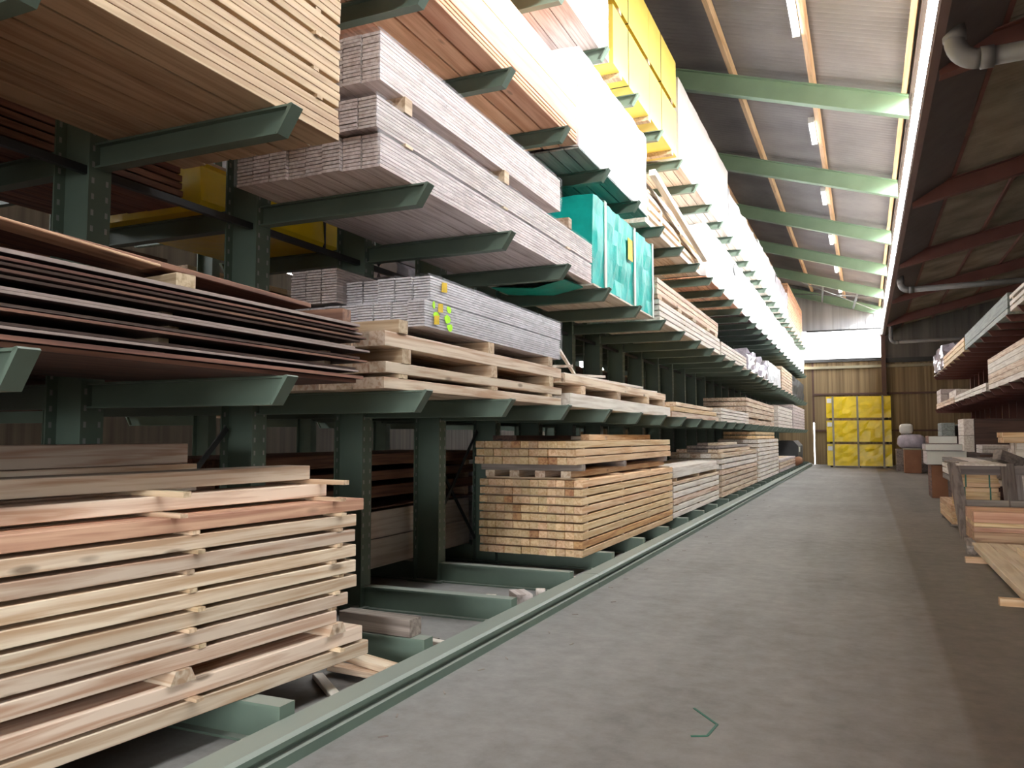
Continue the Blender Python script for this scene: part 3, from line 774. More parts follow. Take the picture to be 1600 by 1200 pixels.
# --- base level: golden beams and beyond
stack('timber_stack', 'big stack of golden square beams with sticks between layers on the base arms', -2.95, 8.78, 13.25, BASE+0.002, 0.110, 12,
      [(0.080, 0.019)]*3 + [(0.078, 0.021)]*5 + [(0.080, 0.022)], 'golden', rz=R(-0.6), vis='end', sticks=(8.95, 10.4, 11.8, 13.05), jit=0.012, alt='golden_knot', altp=0.1, stickw=0.04)
stack('timber_stack', 'spaced row of golden beams and grey chocks above the big golden stack', -2.99, 8.78, 13.25, BASE+0.905, 0.325, 4,
      [(0.075, 0.075)], 'spruce', rz=R(-0.6), vis='end', sticks=(8.9, 10.6, 13.0), stick_mat='weathered', jit=0.012, stickw=0.13, gapx=0.20)
stack('timber_stack', 'three layers of golden beams crowning the golden stack', -2.99, 8.68, 13.3, BASE+1.057, 0.117, 11,
      [(0.085, 0.012), (0.080, 0.014), (0.080, 0.0)], 'golden', rz=R(-0.6), vis='end', sticks=(8.95, 11, 13.05), jit=0.02, alt='golden_knot', altp=0.12)
loose('spruce_beam', 'single pale beam lying on top of the golden stack', 'beam', (0.11, 3.6, 0.075), (-3.25, 11.3, BASE+1.37), (0, 0, R(2)), 'golden')
loose('spruce_beam', 'short pale block across the top of the golden stack', 'block', (0.10, 0.5, 0.05), (-3.4, 10.3, BASE+1.36), (0, 0, R(80)), 'spruce')
loose('brown_board', 'dark brown board at the rear top of the golden stack', 'board', (0.3, 3.0, 0.06), (-3.95, 10.2, BASE+1.365), (0, 0, R(1)), 'brown')
stack('timber_stack', 'pale beam stack of mixed spacing behind the golden stack on the base arms', -2.97, 13.5, 18.1, BASE+0.002, 0.2, 6,
      [(0.09, 0.02)]*5 + [(0.05, 0.07), (0.09, 0.0), (0.09, 0.0, 5, 0, -0.3)], 'pale', vis='face', sticks=(13.8, 15.8, 17.8), alt='spruce', altp=0.5)
loose('spruce_beam', 'thick short beam on the rear of the pale beam stack', 'beam', (0.2, 2.6, 0.12), (-3.9, 15.4, BASE+0.96), (0, 0, 0), 'golden')
stack('timber_stack', 'tall evenly sticked pale stack, third on the base arms', -2.97, 18.55, 25.0, BASE+0.002, 0.24, 5,
      [(0.098, 0.028)]*8, 'pale', vis='face', sticks=(18.8, 21.5, 24.7), alt='spruce', altp=0.4)
stack('timber_stack', 'plank pile laid over the tall pale stack on the base arms', -3.05, 18.6, 24.0, BASE+1.01, 0.24, 4,
      [(0.07, 0.02), (0.06, 0.01, 3, 0, -0.4), (0.06, 0, 2, 0, -2.5)], 'weathered', vis='face', alt='spruce', altp=0.7)
stack('timber_stack', 'tallest base level stack of pale beams near the far end', -2.97, 25.3, 31.6, BASE+0.002, 0.24, 5,
      [(0.10, 0.03)]*10, 'pale', vis='face', sticks=(25.6, 28.5, 31.3))
stack('timber_stack', 'short dark and pale planks atop the tallest base stack', -3.05, 25.4, 31.0, BASE+1.305, 0.24, 4,
      [(0.09, 0.03), (0.09, 0)], 'golden', vis='face')
stack('timber_stack', 'low pinkish timber stack near the end wall on the base arms', -2.97, 32.0, 39.4, BASE+0.002, 0.24, 5,
      [(0.10, 0.03), (0.10, 0.03), (0.1, 0.02), (0.08, 0)], 'rose', vis='face', alt='spruce', altp=0.5)
t = thing('wrapped_crate', 'black film wrapped crate at the far end of the base level', 'crate', (-3.5, 43.0, BASE))
obj('body', MB().prism([(-0.5,0),(0.5,0),(0.52,0.9),(0.3,1.15),(-0.4,1.15),(-0.52,0.9)], 'y', -1.6, 1.6), 'darksteel', t)
obj('white_label', MB().box(0.52, 0.53, -1.2, -0.4, 0.6, 0.85), 'label_white', t)
o = obj('foil_roll', MB().tube([(0, -0.9, 0), (0, 0.9, 0)], 0.2, 14), 'cardboard', None, (-2.95, 40.4, BASE+0.2), smooth=True)
tag(o, 'rolled brown mat lying at the far end of the base arms', 'roll')

# --- third level
Z3 = LEV[1]
lay = []
for grp in (4, 3, 4, 3, 4, 4):
    for k in range(grp): lay.append((0.0455, 0.022 if k == grp-1 else 0.0015))
stack('timber_stack', 'huge near stack of planed tan planks on the third level, upper left', -2.9, -1.6, 3.97, Z3+0.004, 0.215, 6, lay, 'tan', vis='face',
      sticks=(3.75, 2.45, 1.0), jit=0.006, cham=0.0025, stick_mat='tan', gapx=0.016)
W3 = profile_stack('board_bundle', 'long film-wrapped rose profile boards on the third level, two tiers below a bearer gap', -2.92, 4.44, 8.98, Z3+0.004, 0.1525, 8,
              [(9, 0.026, 0.022, 0, 0, 8), (9, 0.0245, 0.115, -0.02, 0.06, 8), (13, 0.0265, 0, 0, -1.05, 8)], 'rose', cat='board bundle')
def wrapped(name, label, xf, y0, y1, z0, W, H, mat, wr=0.015, straps=(), strap_mat='strapwhite', under='pale', ucols=6, cat='wrapped bundle', seed=1, sagtop=0.0, ny=16, strapw=0.05, undh=0.022):
    rnd = random.Random(seed); yc = (y0+y1)/2; L = y1-y0
    t = thing(name, label, cat, (xf-W/2, yc, z0), 0)
    for c in range(ucols):
        w = W/ucols
        link('plank', cbox_mesh(w-0.012, L, undh, under, 0), t, (-W/2+(c+0.5)*w, 0, undh/2))
    prof = []
    nx, nz = 5, 5
    for k in range(nz): prof.append((W/2, H*k/nz))
    for k in range(nx): prof.append((W/2-W*k/nx, H))
    for k in range(nz): prof.append((-W/2, H-H*k/nz))
    vs = []; m = len(prof)
    for i in range(ny+1):
        y = -L/2+L*i/ny
        for (px, pz_) in prof:
            z = undh + pz_*(H-undh)/H
            ex = rnd.uniform(-wr, wr*0.2); ez = rnd.uniform(-wr, 0) if pz_ > 0.01 else 0
            top = sagtop*math.sin(i*1.3+px*4) if pz_ > H*0.9 else 0
            vs.append((px + (ex if px > 0 else -ex), y + rnd.uniform(-0.3, 0.3)*wr, z+ez+top))
    fs = []
    for i in range(ny):
        for k in range(m): fs.append((i*m+k, (i+1)*m+k, (i+1)*m+(k+1) % m, i*m+(k+1) % m))
    fs += [tuple(range(m)), tuple(range((ny+1)*m-1, ny*m-1, -1))]
    obj('wrap', MB().add(vs, fs), mat, t, smooth=False)
    for s in straps:
        y = s-yc; b = 0.008; hw = strapw/2
        mb = MB(); mb.box(W/2+0.001, W/2+b, y-hw, y+hw, 0, H+b); mb.box(-W/2-b, W/2+b, y-hw, y+hw, H+0.001, H+b); mb.box(-W/2-b, -W/2-0.001, y-hw, y+hw, 0, H+b)
        obj('strap', mb, strap_mat, t)
    return t
T3 = wrapped('tarp_bundle', 'timber bundle wrapped in shiny teal tarpaulin with white straps on the third level', -2.92, 9.08, 12.1, Z3+0.004, 1.25, 1.14, 'teal', 0.03,
             (9.55, 10.95, 12.0), seed=3, ny=22, strapw=0.09, cat='tarp bundle')
obj('label', MB().box(0.634, 0.637, -0.02, 0.22, 0.62, 0.92), 'label_yellow', T3)
o = obj('tarp_flap', MB().add([(0,0,0),(0.5,0.1,-0.03),(0.95,-0.1,0.0),(0.9,0.7,0.05),(0.45,0.9,0.02),(-0.1,0.75,0.04),(0.05,0.05,0.012),(0.5,0.15,-0.015),(0.95,-0.05,0.015),(0.9,0.7,0.065),(0.45,0.9,0.035),(-0.05,0.75,0.055)],
        [(0,1,7,6),(1,2,8,7),(2,3,9,8),(3,4,10,9),(4,5,11,10),(5,0,6,11),(0,5,4,1),(1,4,3,2),(6,7,10,11),(7,8,9,10)]), 'teal', None, (-3.95, 8.35, Z3-0.075), smooth=False)
tag(o, 'loose green plastic flap hanging at the left end of the teal tarp', 'tarp')
stack('timber_stack', 'lower four pale plank layers beside the teal bundle, third level', -2.9, 12.35, 18.1, Z3+0.004, 0.2, 6, [(0.075, 0.014)]*4, 'pale', vis='face', sticks=(12.6, 14.3, 16, 17.8))
stack('timber_stack', 'upper spruce planks with dark bearer gaps beside the teal bundle, third level', -2.92, 12.3, 18.0, Z3+0.362, 0.2, 6, [(0.005, 0.06), (0.08, 0.012), (0.08, 0.012), (0.08, 0)], 'spruce', vis='face',
      sticks=(12.5, 14.0, 15.3, 16.7, 17.8), stickw=0.3)
stack('timber_stack', 'thin pale plank stack beyond the upper spruce planks, third level', -2.9, 18.3, 22.5, Z3+0.004, 0.3, 4, [(0.07, 0.014)]*4, 'pale', vis='face')
wrapped('film_bundle', 'crumpled clear film over timber, third level middle distance', -2.88, 22.7, 28.0, Z3+0.004, 1.2, 0.62, 'lilacfilm', 0.08, seed=5, sagtop=0.05)
wrapped('film_bundle', 'white wrapped bundle after the crumpled film, third level', -2.92, 28.2, 32.6, Z3+0.004, 1.2, 0.75, 'whitefilm', 0.03, seed=6)
stack('timber_stack', 'pale stacked boards near the dark wrapped bundle, third level far end', -2.92, 33.0, 38.0, Z3+0.004, 0.3, 4, [(0.1, 0.02)]*8, 'spruce', vis='layer')
wrapped('film_bundle', 'dark blue grey wrapped bundle at the far end of the third level', -2.95, 38.3, 46.0, Z3+0.004, 1.2, 1.0, 'darksteel', 0.06, seed=8)

# --- fourth level
Z4 = LEV[2]
stack('timber_stack', 'wide orange larch planks with thin layers on the fourth level above the rose boards', -2.88, 1.8, 8.38, Z4+0.004, 0.21, 6,
      [(0.035, 0.006), (0.035, 0.006), (0.035, 0.008), (0.30, 0.004), (0.30, 0.0)], 'peach', vis='face', jit=0.01, gapx=0.016)
wrapped('film_bundle', 'white wrapped bundle with grey boards below on the fourth level', -2.9, 8.5, 11.65, Z4+0.004, 1.28, 1.22, 'whitefilm', 0.02, seed=11, under='greyboard', ucols=7)
t, z = stack('timber_stack', 'untidy layered pale timber with a tilted front beam on the fourth level', -3.0, 11.9, 16.4, Z4+0.004, 0.24, 5,
      [(0.09, 0.06), (0.08, 0.05), (0.09, 0.07), (0.07, 0.05), (0.09, 0)], 'pale', vis='face', sticks=(12.1, 13.0, 14.5, 16.2), stickw=0.12, alt='spruce', altp=0.6)
loose('spruce_beam', 'tilted pale beam along the front of the untidy fourth level timber', 'beam', (0.10, 4.4, 0.09), (-2.86, 14.0, Z4+0.50), (R(-6), 0, 0), 'pale')
D4 = wrapped('film_bundle', 'white wrapped bundle with dark diamond label in the middle of the fourth level', -2.9, 16.6, 22.0, Z4+0.004, 1.25, 1.15, 'whitefilm', 0.03, seed=12, under='peach', ucols=6)
obj('diamond_label', MB().prism([(1.3, 0.72), (1.55, 0.92), (1.3, 1.12), (1.05, 0.92)], 'x', 0.63, 0.634), 'darksteel', D4)
for k, (a, b_, h, s) in enumerate([(22.2, 28.0, 1.2, 13), (28.2, 34.0, 1.15, 14), (34.2, 40.0, 1.2, 15), (40.2, 46.2, 1.1, 16)]):
    wrapped('film_bundle', 'white wrapped bundle on the fourth level, %s beyond the diamond labelled one' % ORD[k], -2.92, a, b_, Z4+0.004, 1.2, h, 'whitefilm', 0.04, seed=s, under='brown' if k < 2 else 'pale', ucols=6)

# --- top level
Z5 = LEV[3]
stack('timber_stack', 'pinkish wide planks on the top level before the yellow pack', -2.9, 3.5, 9.72, Z5+0.004, 0.24, 5, [(0.045, 0.002)]*2 + [(0.05, 0.003)]*18, 'rose', vis='face', jit=0.01, cham=0.003, gapx=0.01)
for k in range(2):
    t = thing('insulation_pack', ['lower pale yellow board pack on the top level', 'upper pale yellow board pack below the roof beam'][k], 'insulation pack', (-3.5, 11.85, Z5+0.004+k*0.90))
    for c in range(3):
        obj('bearer', MB().box(-0.6, 0.6, -0.06, 0.06, 0, 0.07), 'chock', t, (0, -1.6+1.6*c, 0))
    for (xa, xb, ya, yb) in ((-0.6, 0.6, -1.95, 0.0), (-0.6, 0.6, 0.01, 1.95)):
        obj('board_block', MB().box(xa, xb, ya, yb, 0.07, 0.88), 'yellowpack', t)
    for y in (-1.2, 0.8):
        obj('strap', MB().box(-0.605, 0.605, y-0.01, y+0.01, 0.066, 0.884), 'blackband', t)
tops = [(14.0, 19.7, 1.62, 'whitefilm', 21, 'large white wrapped bundle on the top level right after the yellow packs'),
        (19.9, 25.6, 1.25, 'whitefilm', 22, 'white wrapped bundle on the top level with ragged film edge'),
        (25.8, 31.2, 1.35, 'whitefilm', 23, 'white wrapped bundle on the top level in the middle distance'),
        (31.4, 36.6, 1.3, 'lilacfilm', 24, 'lilac film wrapped bundle on the top level near the far end')]
for (a, b_, h, m, s, lab) in tops:
    wrapped('film_bundle', lab, -2.9, a, b_, Z5+0.004, 1.25, h, m, 0.04 if s > 21 else 0.012, seed=s, under='pale', ucols=7, sagtop=0.04 if s > 21 else 0)
stack('timber_stack', 'orange plank stack standing high at the far end of the top level', -2.95, 37.0, 45.8, Z5+0.004, 0.6, 2, [(0.12, 0.02)]*14, 'peach', vis='face')

# ------------------------------------------------------------------ rear side of the aisle rack (seen through the gaps)
XR = POSTR - 0.12
def rear(label, y0, y1, z0, layers, mat, w=0.2, cols=6, x=XR, **kw):
    kw.setdefault('vis', 'face')
    return stack('timber_stack', label, x, y0, y1, z0, w, cols, layers, mat, **kw)
rear('pale thick packed boards behind the uprights on the rear base arms', 5.3, 9.4, BASE+0.004, [(0.30, 0.01), (0.28, 0.01)], 'pale', w=0.6, cols=2)
rear('red brown boards above the pale boards on the rear base arms', 5.0, 9.6, BASE+0.62, [(0.02, 0.1), (0.12, 0.06), (0.1, 0.06), (0.12, 0.0)], 'redwood', sticks=(5.2, 7.0, 9.3), stickw=0.1)
rear('grey paper wrapped boards behind the golden stack on the rear base arms', 9.7, 13.8, BASE+0.004, [(0.5, 0.01), (0.48, 0)], 'lilac', w=0.6, cols=2)
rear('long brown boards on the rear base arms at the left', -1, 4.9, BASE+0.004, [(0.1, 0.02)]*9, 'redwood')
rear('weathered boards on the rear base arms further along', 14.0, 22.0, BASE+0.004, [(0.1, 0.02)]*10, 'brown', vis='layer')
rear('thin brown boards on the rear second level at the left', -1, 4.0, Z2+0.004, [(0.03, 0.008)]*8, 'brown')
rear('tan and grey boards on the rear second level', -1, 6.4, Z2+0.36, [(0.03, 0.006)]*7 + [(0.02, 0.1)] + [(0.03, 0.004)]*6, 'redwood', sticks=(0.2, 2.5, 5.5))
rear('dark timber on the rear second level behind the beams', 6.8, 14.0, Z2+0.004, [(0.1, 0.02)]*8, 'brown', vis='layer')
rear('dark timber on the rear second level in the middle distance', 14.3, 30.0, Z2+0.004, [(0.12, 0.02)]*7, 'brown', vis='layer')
rear('reddish planks on the rear third level at the left', -1, 4.6, Z3+0.004, [(0.05, 0.01)]*6, 'redwood', x=XR-0.1)
t = thing('wrapped_pack', 'bright yellow foil wrapped pack on the rear third level', 'pack', (-5.42, 5.75, Z3+0.004))
obj('foil', MB().prism([(-0.6,0),(0.58,0),(0.62,0.08),(0.60,0.36),(0.5,0.44),(-0.45,0.46),(-0.6,0.38)], 'y', -1.0, 1.3), 'yellow', t)
for y in (-0.5, 0.6): obj('strap', MB().box(-0.6, 0.625, y-0.01, y+0.01, 0.01, 0.465), 'darksteel', t)
obj('cover_board', MB().box(-0.5, 0.45, -0.85, 1.1, 0.466, 0.49), 'pale', t)
for r_ in range(2):
    for c in range(5):
        o = obj('insulation_roll', MB().prism([(-0.1,-0.08),(0.1,-0.08),(0.12,-0.03),(0.12,0.04),(0.09,0.085),(-0.09,0.085),(-0.12,0.04),(-0.12,-0.03)], 'y', -0.95, 0.95), 'lilacfilm', None,
                (-4.90-0.255*c, 8.6, Z3+0.085+0.172*r_))
        tag(o, 'silver wrapped profile bundle on the rear third level, %s row, %s from the aisle' % (['lower', 'upper'][r_], ORD[c]), 'bundle', 'silver wrapped bundles')
rear('grey blue timber on the rear third level behind the rose boards', 9.6, 20.0, Z3+0.004, [(0.1, 0.02)]*8, 'greyboard', vis='layer')
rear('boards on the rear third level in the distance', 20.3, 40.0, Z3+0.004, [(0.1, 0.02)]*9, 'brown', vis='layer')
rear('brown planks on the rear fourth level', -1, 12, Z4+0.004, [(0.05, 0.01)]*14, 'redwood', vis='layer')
rear('planks on the rear fourth level in the distance', 12.4, 40, Z4+0.004, [(0.1, 0.02)]*9, 'pale', vis='layer')
rear('boards on the rear top level', 1, 20, Z5+0.004, [(0.1, 0.02)]*8, 'tan', vis='layer')
rear('boards on the rear top level in the distance', 20.5, 44, Z5+0.004, [(0.1, 0.02)]*8, 'tan', vis='layer')
# second rack behind
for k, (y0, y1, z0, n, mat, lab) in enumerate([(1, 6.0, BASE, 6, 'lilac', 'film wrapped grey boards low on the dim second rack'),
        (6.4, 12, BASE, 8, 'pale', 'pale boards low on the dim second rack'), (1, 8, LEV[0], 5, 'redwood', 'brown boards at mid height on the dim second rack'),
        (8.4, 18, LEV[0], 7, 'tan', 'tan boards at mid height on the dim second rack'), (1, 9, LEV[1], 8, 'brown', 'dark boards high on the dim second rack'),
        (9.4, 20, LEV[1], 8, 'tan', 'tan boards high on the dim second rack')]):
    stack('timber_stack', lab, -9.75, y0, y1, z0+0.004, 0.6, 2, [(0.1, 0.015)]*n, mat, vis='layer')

# ------------------------------------------------------------------ scraps on the floor between the base arms
scraps = [('knotty split beam lying on a green base arm', (0.14, 0.62, 0.12), (-3.2, 4.93, BASE+0.065), R(86), 'weathered'),
          ('splintered board poking out under the near pile', (0.12, 0.5, 0.045), (-3.06, 4.58, 0.105), R(72), 'spruce'),
          ('second scrap board under the near pile', (0.10, 0.5, 0.04), (-3.06, 4.5, 0.06), R(84), 'spruce'),
          ('scrap lath slanting to the guide rail', (0.07, 0.7, 0.03), (-3.08, 4.2, 0.02), R(50), 'pale'),
          ('grey lath beside the second base arm', (0.08, 0.9, 0.02), (-3.5, 5.6, 0.03), R(78), 'weathered'),
          ('short grey lath end near the rail', (0.07, 0.32, 0.03), (-2.98, 5.45, 0.03), R(80), 'pale'),
          ('pinkish timber offcut by the guide rail', (0.15, 0.26, 0.14), (-2.93, 6.86, 0.10), R(40), 'rose'),
          ('pale block behind the empty base arm', (0.10, 0.16, 0.16), (-3.14, 6.62, 0.081), R(10), 'pale'),
          ('small upright offcut beside the pinkish one', (0.09, 0.09, 0.15), (-2.85, 7.15, 0.076), R(20), 'pale'),
          ('flat board under the pinkish offcut', (0.15, 0.55, 0.026), (-3.07, 6.85, 0.015), R(75), 'spruce'),
          ('little pale block at the end of the fourth base arm', (0.08, 0.10, 0.14), (-2.83, 7.95, 0.071), R(0), 'pale')]
for lab, d, loc, rz, mat in scraps:
    loose('wood_scrap', lab, 'wood scrap', d, loc, (0, 0, rz), mat)
rnd = random.Random(5)
for k in range(30):
    y = 2.6 + (k/30)**1.6*22; x = -2.5 + abs(rnd.gauss(0, 0.16)); s = rnd.uniform(0.4, 1.0)
    o = link('wood_chip', cbox_mesh(0.010, 0.055, 0.004, 'weathered', 0), None, (x, y+rnd.uniform(-0.3, 0.3), 0.003), (0, 0, rnd.uniform(0, 3.1)))
    tag(o, 'small wood splinter on the floor beside the guide rail', 'splinter', 'splinters along the guide rail')
o = obj('packing_strap', MB().bar((-0.07, 0.22, 0), (0.10, 0.0, 0), 0.014, 0.004).bar((0.10, 0, 0), (0.08, -0.19, 0), 0.014, 0.004).bar((0.08, -0.19, 0), (0.0, -0.23, 0), 0.014, 0.004), 'strapgreen', None, (-0.89, 4.62, 0.003))
tag(o, 'bent green packing strap on the concrete aisle floor', 'strap')

# ------------------------------------------------------------------ right side
# yellow packs at the end wall
for k in range(3):
    t = thing('insulation_pack', 'bright yellow foil pack at the end wall, ' + ['bottom of three', 'middle of three', 'top of three'][k], 'insulation pack', (-0.27, 44.6, 0.0+k*1.21), 0, 'yellow packs at the end wall')
    W = 1.5
    # slightly bulging foil body
    vs = []; fs = []; nx, nz = 12, 5
    rr = random.Random(k)
    for j in range(nz+1):
        for i in range(nx+1):
            e = 0.0 if i in (0, nx) or j in (0, nz) else rr.uniform(-0.03, 0.02)
            vs.append((-W+2*W*i/nx, -0.6+e, 0.09+1.08*j/nz))
    n0 = len(vs)
    for j in range(nz):
        for i in range(nx): a = j*(nx+1)+i; fs.append((a, a+1, a+nx+2, a+nx+1))
    mb = MB().add(vs, fs); mb.box(-W, W, -0.595, 0.6, 0.09, 1.17)
    obj('foil', mb, 'yellow', t)
    for x in (-1.3, 0, 1.3): obj('bearer', MB().box(x-0.06, x+0.06, -0.58, 0.58, 0, 0.09), 'blackband', t)
    for x in (-1.18, -0.03, 1.13): obj('strap', MB().box(x-0.045, x+0.045, -0.66, -0.632, 0, 1.2), 'strapgrey', t)
    obj('label', MB().box(-1.46, -1.24, -0.634, -0.63, 0.86, 1.08), 'label_white', t)
# red cantilever rack
RX, RTIP = 4.45, 3.0
RL = [2.80, 4.32]
ra = arm_mb(RX-RTIP, 0.15, 0.1); ra_me = ra.mesh('arm', M['redrack']); ra_tip = tip_mb(RX-RTIP, 0.15, 0.1).mesh('end_plate', M['redrack'])
rc_me = MB().prism([(p[1], p[0]) for p in ibeam_profile(0.16, 0.3, 0.014, 0.012)], 'z', 0, 5.6).mesh('column', M['redrack'])
for i in range(19):
    y = 15.0 + 1.475*i
    t = thing('rack_upright', 'red steel cantilever upright along the right wall, %s from the camera' % ORD[i], 'rack upright', (RX, y, 0), math.pi, 'uprights of the red rack')
    link('column', rc_me, t, (-0.3, 0, 0))
    for z in RL:
        a = link('arm', ra_me, t, (0, 0, z)); link('end_plate', ra_tip, a)
def rstack(label, x, y0, y1, z0, w, cols, layers, mat, **kw):
    kw.setdefault('vis', 'face')
    return stack('timber_stack', label, x, y0, y1, z0, w, cols, layers, mat, side=1, **kw)
rstack('six layers of wide pale planks on the lower arms of the red rack', 3.02, 17.2, 24.3, RL[0]+0.004, 0.22, 5, [(0.128, 0.006)]*6, 'pale', vis='end', jit=0.01, alt='spruce', altp=0.3)
rstack('low pale plank rows further along the lower arms of the red rack', 3.02, 24.8, 33.0, RL[0]+0.004, 0.25, 4, [(0.11, 0.012), (0.10, 0)], 'pale')
rstack('short planks at the far end of the lower red rack arms', 3.02, 33.3, 41.0, RL[0]+0.004, 0.25, 4, [(0.11, 0.012), (0.10, 0)], 'spruce')
rstack('square pale block pile on the far lower red rack arms', 3.15, 33.8, 36.5, RL[0]+0.23, 0.25, 3, [(0.3, 0)], 'pale')
rstack('upright board ends at the last lower red rack arm', 3.05, 39.0, 41.0, RL[0]+0.23, 0.25, 3, [(0.36, 0.02), (0.2, 0)], 'rose')
rstack('long pale boards on the upper arms of the red rack, nearest', 3.0, 12.5, 20.4, RL[1]+0.004, 0.2, 6, [(0.1, 0.03), (0.09, 0.06), (0.08, 0)], 'pale', sticks=(13, 16, 20), stickw=0.1)
rstack('grey film covered board on the upper red rack arms', 3.0, 20.7, 29.0, RL[1]+0.004, 0.2, 6, [(0.13, 0.01), (0.34, 0)], 'greyboard')
rstack('bright pine planks on the far upper red rack arms', 3.0, 29.3, 36.6, RL[1]+0.004, 0.2, 6, [(0.15, 0.02), (0.14, 0.02), (0.12, 0)], 'golden')
wrapped('film_bundle', 'crumpled grey film roll standing at the end of the upper red rack arms', 4.0, 36.9, 41.5, RL[1]+0.004, 1.0, 0.95, 'lilacfilm', 0.12, seed=31, sagtop=0.2)
# brown crates standing below the red rack
def crate(name, label, cat, x0, x1, y0, y1, z0, h, front, side_m, lid=None, courses=1):
    t = thing(name, label, cat, ((x0+x1)/2, (y0+y1)/2, z0))
    W, L = x1-x0, y1-y0
    for k in range(courses):
        hh = h/courses
        obj('body', MB().box(-W/2, W/2, -L/2+0.012, L/2, k*hh+0.004, (k+1)*hh-0.006), side_m, t)
        obj('end_face', MB().box(-W/2+0.005, W/2-0.005, -L/2, -L/2+0.011, k*hh+0.012, (k+1)*hh-0.014), front, t)
    if lid: obj('lid', MB().box(-W/2-0.02, W/2+0.02, -L/2-0.02, L/2, h, h+0.05), lid, t)
    return t
def shelf_deck(label, x0, x1, y0, y1, z, mat):
    t = thing('timber_bench', label, 'bench', ((x0+x1)/2, (y0+y1)/2, 0))
    W, L = x1-x0, y1-y0
    obj('deck', MB().box(-W/2, W/2, -L/2, L/2, z-0.09, z), mat, t)
    for sx in (-1, 1):
        for sy in (-1, 1):
            obj('leg', MB().box(sx*(W/2-0.08)-0.06, sx*(W/2-0.08)+0.06, sy*(L/2-0.1)-0.06, sy*(L/2-0.1)+0.06, 0, z-0.09), mat, t)
    return t
shelf_deck('dark red brown timber bench carrying the crates below the red rack', 2.5, 4.38, 22.0, 27.0, 1.15, 'brown_cross')
crate('veneer_pack', 'tall dark brown board pack with pale left end on the dark bench', 'board pack', 2.76, 4.36, 25.2, 26.6, 1.154, 0.92, 'brown_cross', 'brown_cross')
obj_end = crate('veneer_pack', 'narrow cream board pack at the left end of the dark bench', 'board pack', 2.50, 2.75, 25.2, 26.6, 1.154, 0.92, 'pale', 'pale', courses=2)
crate('veneer_pack', 'low pale plank pack in front of the dark brown pack', 'board pack', 2.72, 4.3, 23.4, 24.6, 1.154, 0.22, 'pale', 'pale', courses=2)
shelf_deck('low dark bench with grey board packs further back', 2.3, 4.2, 31.0, 34.6, 0.95, 'brown')
crate('board_pack', 'grey board pack on the far dark bench', 'board pack', 2.45, 2.85, 31.4, 33.0, 0.954, 1.1, 'greyboard', 'greyboard', courses=4)
crate('board_pack', 'dark narrow carton with pale top on the far dark bench', 'carton', 2.95, 3.25, 31.5, 32.6, 0.954, 1.0, 'brown', 'brown', 'label_white')
crate('board_pack', 'small light carton beside the dark carton', 'carton', 3.28, 3.55, 31.5, 32.4, 0.954, 0.6, 'lilac', 'lilac', courses=2)
# floor goods beside the aisle
crate('shipping_carton', 'brown carton on the floor beside the yellow packs', 'carton', 1.55, 2.2, 38.5, 39.6, 0.0, 1.0, 'cardboard', 'cardboard', 'strapgrey')
crate('shipping_carton', 'tall brown crate under the white sacks', 'crate', 1.55, 2.4, 23.3, 24.5, 0.0, 0.856, 'cardboard', 'redwood')
def sack(name, label, loc, s, mat, seed):
    rnd = random.Random(seed); mb = MB(); n, m = 12, 7; vs = []; fs = []
    for j in range(m+1):
        ph = -math.pi/2+math.pi*j/m
        for i in range(n):
            th = 2*math.pi*i/n; r = abs(math.cos(ph))**0.45
            vs.append((s[0]*r*math.copysign(abs(math.cos(th))**0.5, math.cos(th))*rnd.uniform(0.93, 1.05), s[1]*r*math.copysign(abs(math.sin(th))**0.5, math.sin(th))*rnd.uniform(0.93, 1.05),
                       s[2]*math.copysign(abs(math.sin(ph))**0.7, math.sin(ph))*rnd.uniform(0.92, 1.03)))
    for j in range(m):
        for i in range(n): fs.append((j*n+i, j*n+(i+1) % n, (j+1)*n+(i+1) % n, (j+1)*n+i))
    o = obj(name, MB().add(vs, fs), mat, None, (loc[0], loc[1], loc[2]+s[2]), smooth=True)
    return tag(o, label, 'sack')
crate('board_pack', 'large white wrapped pack on the tall brown crate', 'pack', 1.45, 2.35, 23.2, 24.6, 0.86, 0.36, 'label_white', 'rose')
crate('board_pack', 'middle white pack of the three by the tall brown crate', 'pack', 1.42, 2.25, 23.1, 24.4, 1.225, 0.17, 'label_white', 'rose')
crate('board_pack', 'small white pack on top of the three by the tall brown crate', 'pack', 1.5, 2.15, 23.2, 24.3, 1.40, 0.20, 'label_white', 'redwood')
sack('plastic_sack', 'greyish plastic sack of offcuts beside the yellow packs', (1.95, 41.0, 1.0), (0.6, 0.5, 0.34), 'lilacfilm', 2)
sack('plastic_sack', 'small white sack on top of the offcut sack', (1.75, 41.0, 1.68), (0.30, 0.3, 0.24), 'label_white', 3)
crate('shipping_carton', 'grey crate carrying the offcut sacks at the end wall', 'crate', 1.3, 2.6, 40.4, 41.7, 0.0, 1.0, 'weathered', 'weathered', courses=3)
# weathered timber frame (stillage) with batten bundles
t = thing('stillage', 'weathered grey timber stillage with leaning posts beside the aisle', 'stillage', (0, 15.0, 0))
for (a, b_, w) in (((1.42, -0.6, 0.0), (1.30, -0.2, 1.16), 0.15), ((2.12, -0.3, 0.0), (2.05, -0.2, 1.16), 0.17), ((2.3, 0.1, 0.0), (2.22, 0.1, 1.12), 0.12), ((3.3, -0.2, 0), (3.3, -0.2, 1.16), 0.16)):
    obj('post', MB().bar(a, b_, w, 0.1), 'weathered_post', t)
for (a, b_, h) in (((1.35, -0.12, 1.05), (3.4, -0.12, 1.05), 0.15), ((1.4, -0.3, 0.52), (3.4, -0.3, 0.52), 0.13)):
    obj('rail', MB().bar(a, b_, 0.06, h), 'weathered_rail', t)
obj('top_board', MB().box(1.32, 2.0, -0.5, 0.6, 1.13, 1.16), 'pale', t)
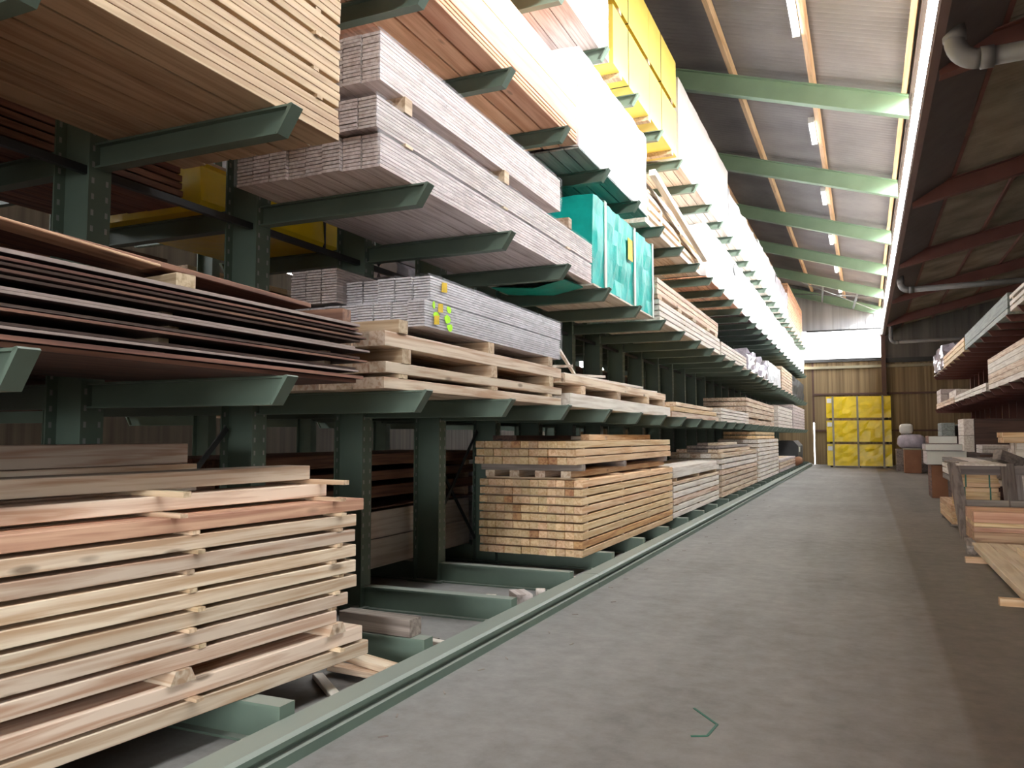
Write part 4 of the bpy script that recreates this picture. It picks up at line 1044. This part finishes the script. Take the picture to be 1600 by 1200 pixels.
obj('rail', MB().bar((1.95, 0.0, 1.3), (2.3, 0.3, 1.16), 0.16, 0.16), 'weathered_rail', t)
def batten_bundle(label, x0, x1, y0, z0, rows, cols, mat, th=0.06, L=2.0, along='x', strap='strapgreen'):
    t = thing('batten_bundle', label, 'batten bundle', ((x0+x1)/2, y0, z0), 0 if along == 'y' else math.pi/2)
    Lg = (x1-x0) if along == 'x' else L
    rr = random.Random(len(label))
    for r_ in range(rows):
        for c in range(cols):
            link('batten', cbox_mesh(th-0.004, Lg, th-0.004, mat, 0), t, ((c+0.5)*th, rr.uniform(-0.04, 0.04), (r_+0.5)*th))
    for f in (-0.3, 0.3):
        obj('strap', MB().box(-0.003, cols*th+0.003, f*Lg-0.012, f*Lg+0.012, -0.001, rows*th+0.003), strap, t)
    return t
batten_bundle('golden batten bundle low behind the weathered stillage', 1.45, 2.1, 16.1, 0.384, 4, 5, 'golden', 0.08)
batten_bundle('golden batten bundle on top behind the weathered stillage', 1.48, 2.08, 16.1, 0.708, 4, 5, 'golden', 0.075)
batten_bundle('pale batten bundle tied with green strap on the right', 2.35, 4.1, 16.0, 0.706, 7, 6, 'pale', 0.11)
batten_bundle('orange tinted batten bundle on the green strapped one', 2.2, 4.1, 16.05, 1.48, 2, 6, 'golden', 0.09)
batten_bundle('dim batten bundle at the bottom right of the stillage', 2.4, 4.1, 16.0, 0.002, 7, 6, 'rose', 0.1)
rstack('low golden boards on the floor along the stillage', 1.35, 16.0, 18.3, 0.06, 0.15, 4, [(0.1, 0.01), (0.1, 0.01), (0.1, 0)], 'golden', sticks=(16.2, 18.1))
loose('bearer_block', 'bearer under the low golden boards by the stillage, front', 'bearer', (0.1, 0.6, 0.058), (1.65, 16.3, 0.03), (0, 0, math.pi/2), 'weathered')
loose('bearer_block', 'bearer under the low golden boards by the stillage, back', 'bearer', (0.1, 0.6, 0.058), (1.65, 18.0, 0.03), (0, 0, math.pi/2), 'weathered')
rstack('pile of mixed offcut boards behind the stillage', 1.7, 18.5, 22.0, 0.6, 0.2, 6, [(0.12, 0.02), (0.12, 0.02), (0.1, 0.03), (0.08, 0)], 'weathered', sticks=(19, 21.5), alt='pale', altp=0.5)
rstack('dark support pile under the mixed offcut boards', 1.8, 18.6, 21.9, 0.004, 0.6, 2, [(0.28, 0.01), (0.28, 0.0)], 'brown')
# orange timber lying crosswise and the white planks in the foreground
t = thing('timber_stack', 'orange timber stack lying crosswise behind the white planks', 'timber stack', (1.38, 13.05, 0.10), 0)
z = 0
for k, (h, m) in enumerate([(0.15, 'spruce_orange'), (0.07, 'spruce_orange'), (0.06, 'golden'), (0.15, 'spruce_orange')]):
    for c in range(5):
        link('plank', cbox_mesh(0.2, 2.6, h-0.004, m if not (k == 3) else 'peach', 0.004), t, (1.3, 0.1+0.205*c, z+h/2), (0, 0, math.pi/2))
    z += h
obj('bearer', MB().box(0.1, 0.2, 0.0, 1.1, -0.10, 0), 'weathered', t); obj('bearer', MB().box(2.2, 2.3, 0.0, 1.1, -0.10, 0), 'weathered', t)
loose('spruce_beam', 'short grey beam end on the floor before the orange timber', 'beam', (0.13, 1.0, 0.12), (1.32, 12.95, 0.061), (0, 0, R(-4)), 'weathered')
for k, (x, y) in enumerate([(1.45, 11.7), (1.45, 8.9), (1.45, 6.6)]):
    loose('bearer_block', 'yellowish bearer under the white planks, %s from the far end' % ORD[k], 'bearer', (0.10, 0.55 + 1.2, 0.07), (2.0, y, 0.036), (0, 0, math.pi/2), 'golden', 'bearers under the white planks')
for c in range(7):
    for r_ in range(2):
        if r_ == 1 and c < 2: continue
        o = link('white_plank', cbox_mesh(0.19, 7.0, 0.075, 'cream', 0.004), None, (1.40+0.195*c, 9.15-0.18*(c % 3)*(r_) - 0.55*r_, 0.072+0.0385+0.077*r_))
        tag(o, 'long whitish plank low on the right floor, %s layer, %s from the aisle' % (['lower', 'upper'][r_], ORD[c]), 'plank', 'white planks on the right floor')
